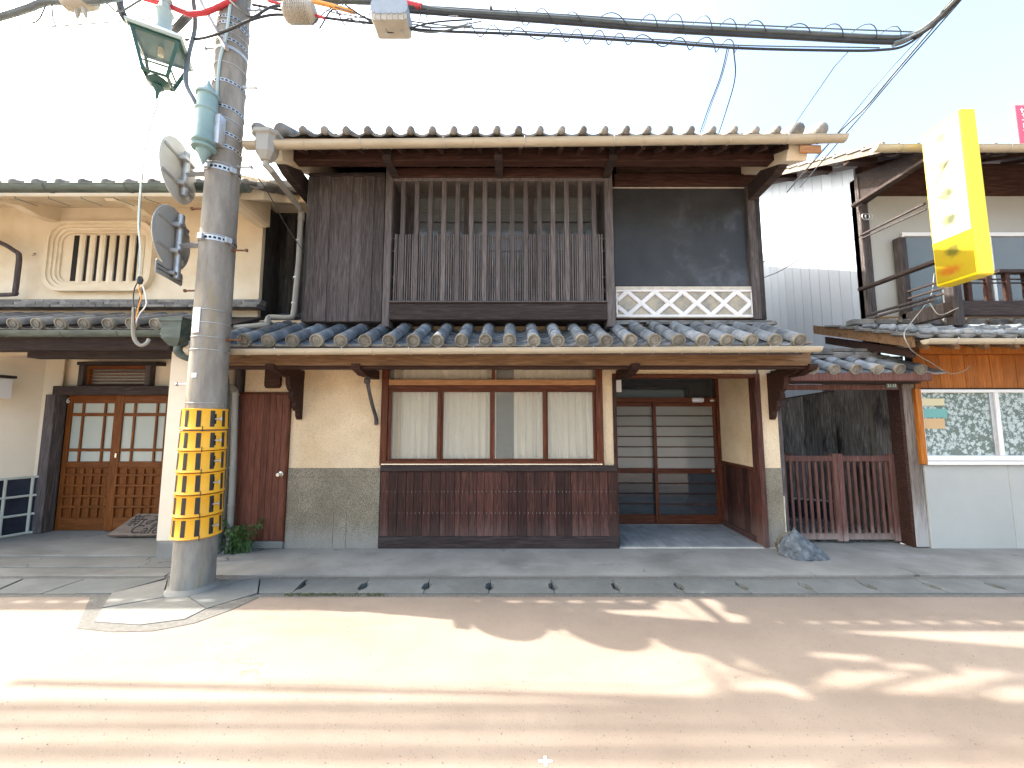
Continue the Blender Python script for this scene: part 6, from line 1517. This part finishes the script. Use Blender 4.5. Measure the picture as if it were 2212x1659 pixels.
drop('pale loose wire hanging past the balcony down to the small gate roof', [(2018, 590, .2), (2010, 640, .1), (1966, 700, -.4), (1953, 722, -.7), (1964, 750, -.68), (1980, 765, -.4), (2010, 783, -.2), (2050, 806, -.12), (2080, 802, -.1), (2096, 790, -.1)], .005, 'grey_pvc')
drop('grey wire lying over the balcony beam', [(2008, 655, .1), (2030, 680, .0), (2070, 665, -.15)], .006, 'grey_pvc')
k = at(1862, 470, RY-.06)
wc = tubeo('wire_coil', M['steel'], None, [k+Vector((.04*math.cos(a*.5)+.012*a*.3, -.02, .045*math.sin(a*.5))) for a in range(30)], .005, 6)
tag(wc, 'coil of loose wire on the dark corner post beneath the eave', 'wire coil')
drop('thin diagonal wire in front of the dark boards beside the downpipe', [(527, 341, -1.0), (575, 410, -.6), (617, 485, -.3), (656, 545, -.3)], .0045)
# hanging control wires below the lantern
hang = [(343, 216, -1.24), (318, 300, -1.2), (308, 380, -1.15), (303, 450, -1.1), (300, 596, -1.05)]
cable('hanging_wire', 'thin wire hanging from the lantern tip down to the splice', hang, .005, 'greyc', 'wire', 'wires hanging left of the pole')
cable('hanging_wire', 'pale green twin wire ending in the splice beside the barred window', [(304, 395, -1.15), (299, 480, -1.1), (303, 540, -1.08), (301, 598, -1.05)], .006, 'lroof', 'wire', 'wires hanging left of the pole')
cj = MB().lathe([(.001, -.05), (.02, -.04), (.028, 0), (.018, .03), (.001, .035)], at(302, 604, -1.05), 10).build('wire_splice', M['blackp'], None, True)
tag(cj, 'black taped wire splice hanging in front of the barred window', 'wire splice')
for j, (q, m, lb) in enumerate([([(300, 604), (290, 625), (288, 650), (290, 670), (291, 700)], 'blackp', 'black wire bowing left below the splice'), ([(304, 606), (312, 630), (316, 650), (314, 662), (300, 680), (292, 700)], 'whitep', 'white wire bowing right below the splice'), ([(302, 606), (300, 625), (305, 640), (300, 660), (293, 690)], 'orangep', 'tan wire in the middle below the splice'), ([(303, 604), (309, 625), (300, 650), (296, 680)], 'blackp', 'dark wire crossing the others below the splice')]):
    cable('splice_wire', lb, [(a_2, b_2, -1.03+.01*j) for a_2, b_2 in q], .005, m, 'wire', 'loose wires below the splice')
cable('grey_conduit', 'grey conduit curving under the copper gutter left of the pole', [(290, 665, -1.0), (289, 690, -.95), (288, 715, -.9), (292, 735, -.88), (304, 746, -.86), (316, 742, -.84), (322, 733, -.82)], .017, 'grey_pvc', 'conduit', None)
# lines that leave the pole above the picture, along the street to the left
for j, (z, r, dy) in enumerate(((5.95, .018, -.38), (6.2, .05, -.42), (6.32, .028, -.5), (6.45, .045, -.55), (7.95, .05, -.3), (8.1, .024, -.42))):
    P = [Vector((PC.x-.1-2.4*i, PC.y-.2+dy*.6+.012*i*(j % 2), z+.03*math.sin(i*.5)-.02*i+.0022*i*i)) for i in range(18)]
    o = MB().tube(P, r, 6).build('street_line', M['blackp'], None, True)
    tag(o, ['lowest street line left of the pole above the picture', 'thick telecom line left of the pole above the picture', 'middle street line left of the pole above the picture', 'upper telecom line left of the pole above the picture', 'lower power line left of the pole above the picture', 'top power line left of the pole above the picture'][j], 'power line', 'street lines')

for j, (cx2, cz2, rad, lb) in enumerate(((-3.75, 5.95, .3, 'left added shadow-casting coil of cable hung above the lantern, over the picture'), (-3.3, 6.35, .26, 'right added shadow-casting coil of cable hung beside the pole top, over the picture'))):
    pts = [Vector((cx2+rad*math.cos(a*.42)*(1+.03*math.sin(a)), -1.42-.012*a*.2, cz2+rad*.75*math.sin(a*.42))) for a in range(60)]
    tag(MB().tube(pts, .02, 6).build('shadow_caster_coil', M['blackp'], None, True), lb, 'cable coil')  # unseen coils, added for the branching shadows they cast on the road
for j, (P, r, lb) in enumerate((
        ([(-2.9, -1.1, 6.9), (-4.2, -1.7, 6.2), (-6.5, -2.4, 5.9), (-12, -3.6, 6.2)], .022, 'added shadow-casting cable leaving the pole leftward toward the street, over the picture'),
        ([(-2.9, -1.1, 6.3), (-3.6, -1.5, 5.7), (-4.6, -1.5, 5.9), (-5.4, -1.2, 6.6), (-6.0, -.9, 7.2)], .016, 'added looping shadow-casting cable left of the pole top, over the picture'),
        ([(-2.85, -1.15, 7.2), (-3.4, -1.9, 6.9), (-4.6, -3.4, 6.6), (-7, -6.5, 6.6)], .02, 'added shadow-casting cable crossing the street from the pole, over the picture'),
        ([(-2.85, -1.15, 6.0), (-3.3, -1.5, 5.75), (-3.9, -1.45, 6.1), (-4.4, -1.3, 5.8), (-5.2, -1.5, 6.15)], .014, 'added wavy shadow-casting cable left of the pole top, over the picture'),
        ([(-2.8, -1.2, 5.9), (-2.2, -1.7, 6.0), (-1.0, -2.8, 6.3), (1.5, -5.5, 6.9)], .018, 'added shadow-casting cable crossing the street to the right from the pole, over the picture'))):
    tag(MB().tube(bez(P, 8), r, 6).build('shadow_caster_cable', M['blackp'], None, True), lb, 'cable', 'added shadow-casting cables above the picture')  # out-of-view cables added to thicken the tangled road shadow
tb = MB().box(-4.25, -3.95, -1.6, -1.38, 5.55+.3, 6.25, .02).build('shadow_caster_box', M['greybox'], None)
tag(tb, 'added shadow-casting terminal box hung on the street lines left of the pole, over the picture', 'terminal box')  # unseen box, added so that its shadow joins the tangle

# ================================================================ plant at the foot of the downpipe
k = gd(505, 1196, .01)
pt = thing('fern_clump', 'green fern and grass clump at the foot of the corner downpipe', 'plant', k)
rp = random.Random(11)
for i in range(16):
    a = rp.uniform(-2.8, -.2) if i % 2 else rp.uniform(0, 6.28); L = rp.uniform(.16, .32); h = rp.uniform(.18, .36)
    base = k+Vector((rp.uniform(-.13, .13), rp.uniform(-.02, .1), 0)); dr = Vector((math.cos(a), math.sin(a)*.6, 0))
    sp = [base+dr*L*t+Vector((0, 0, h*(1.7*t-1.1*t*t)/.65)) for t in [j/8 for j in range(9)]]
    fr_ = MB().tube(sp, [.003]*8+[.001], 4)
    for j in range(1, 9):
        for s_ in (-1, 1):
            p = sp[j]; tdir = (sp[j]-sp[j-1]).normalized(); sd = tdir.cross(Vector((0, 0, 1))).normalized()*s_
            l = .07*(1-j/11)
            for fk in (0, .5):
                q = p-tdir*.012*fk*2; tip = q+sd*l+tdir*l*.5+Vector((0, 0, rp.uniform(-.015, .01)))
                fr_.add([q-tdir*.007, q+sd*l*.5-tdir*.006+tdir*l*.2, tip, q+sd*l*.5+tdir*.008+tdir*l*.2], [(0, 1, 2, 3)])
    fr_.build('frond', M['leaf'], pt)
for i in range(34):
    a = rp.uniform(0, 6.28); L = rp.uniform(.12, .26); h = rp.uniform(.05, .2)
    base = k+Vector((rp.uniform(-.1, .16), rp.uniform(-.04, .08), 0)); dr = Vector((math.cos(a), math.sin(a)*.6, 0)); w = Vector((-dr.y, dr.x, 0)).normalized()*.007
    b = MB(); pts = [base+dr*L*t+Vector((0, 0, h*(3.2*t-3*t*t))) for t in [j/6 for j in range(7)]]
    vs = []
    for j, p in enumerate(pts): ww_ = w*(1-j/6.2); vs += [p-ww_, p+Vector((0, 0, .003)), p+ww_]
    b.add(vs, [[3*j, 3*j+1, 3*j+4, 3*j+3] for j in range(6)]+[[3*j+1, 3*j+2, 3*j+5, 3*j+4] for j in range(6)]); b.build('grass_blade', M['leaf'], pt)
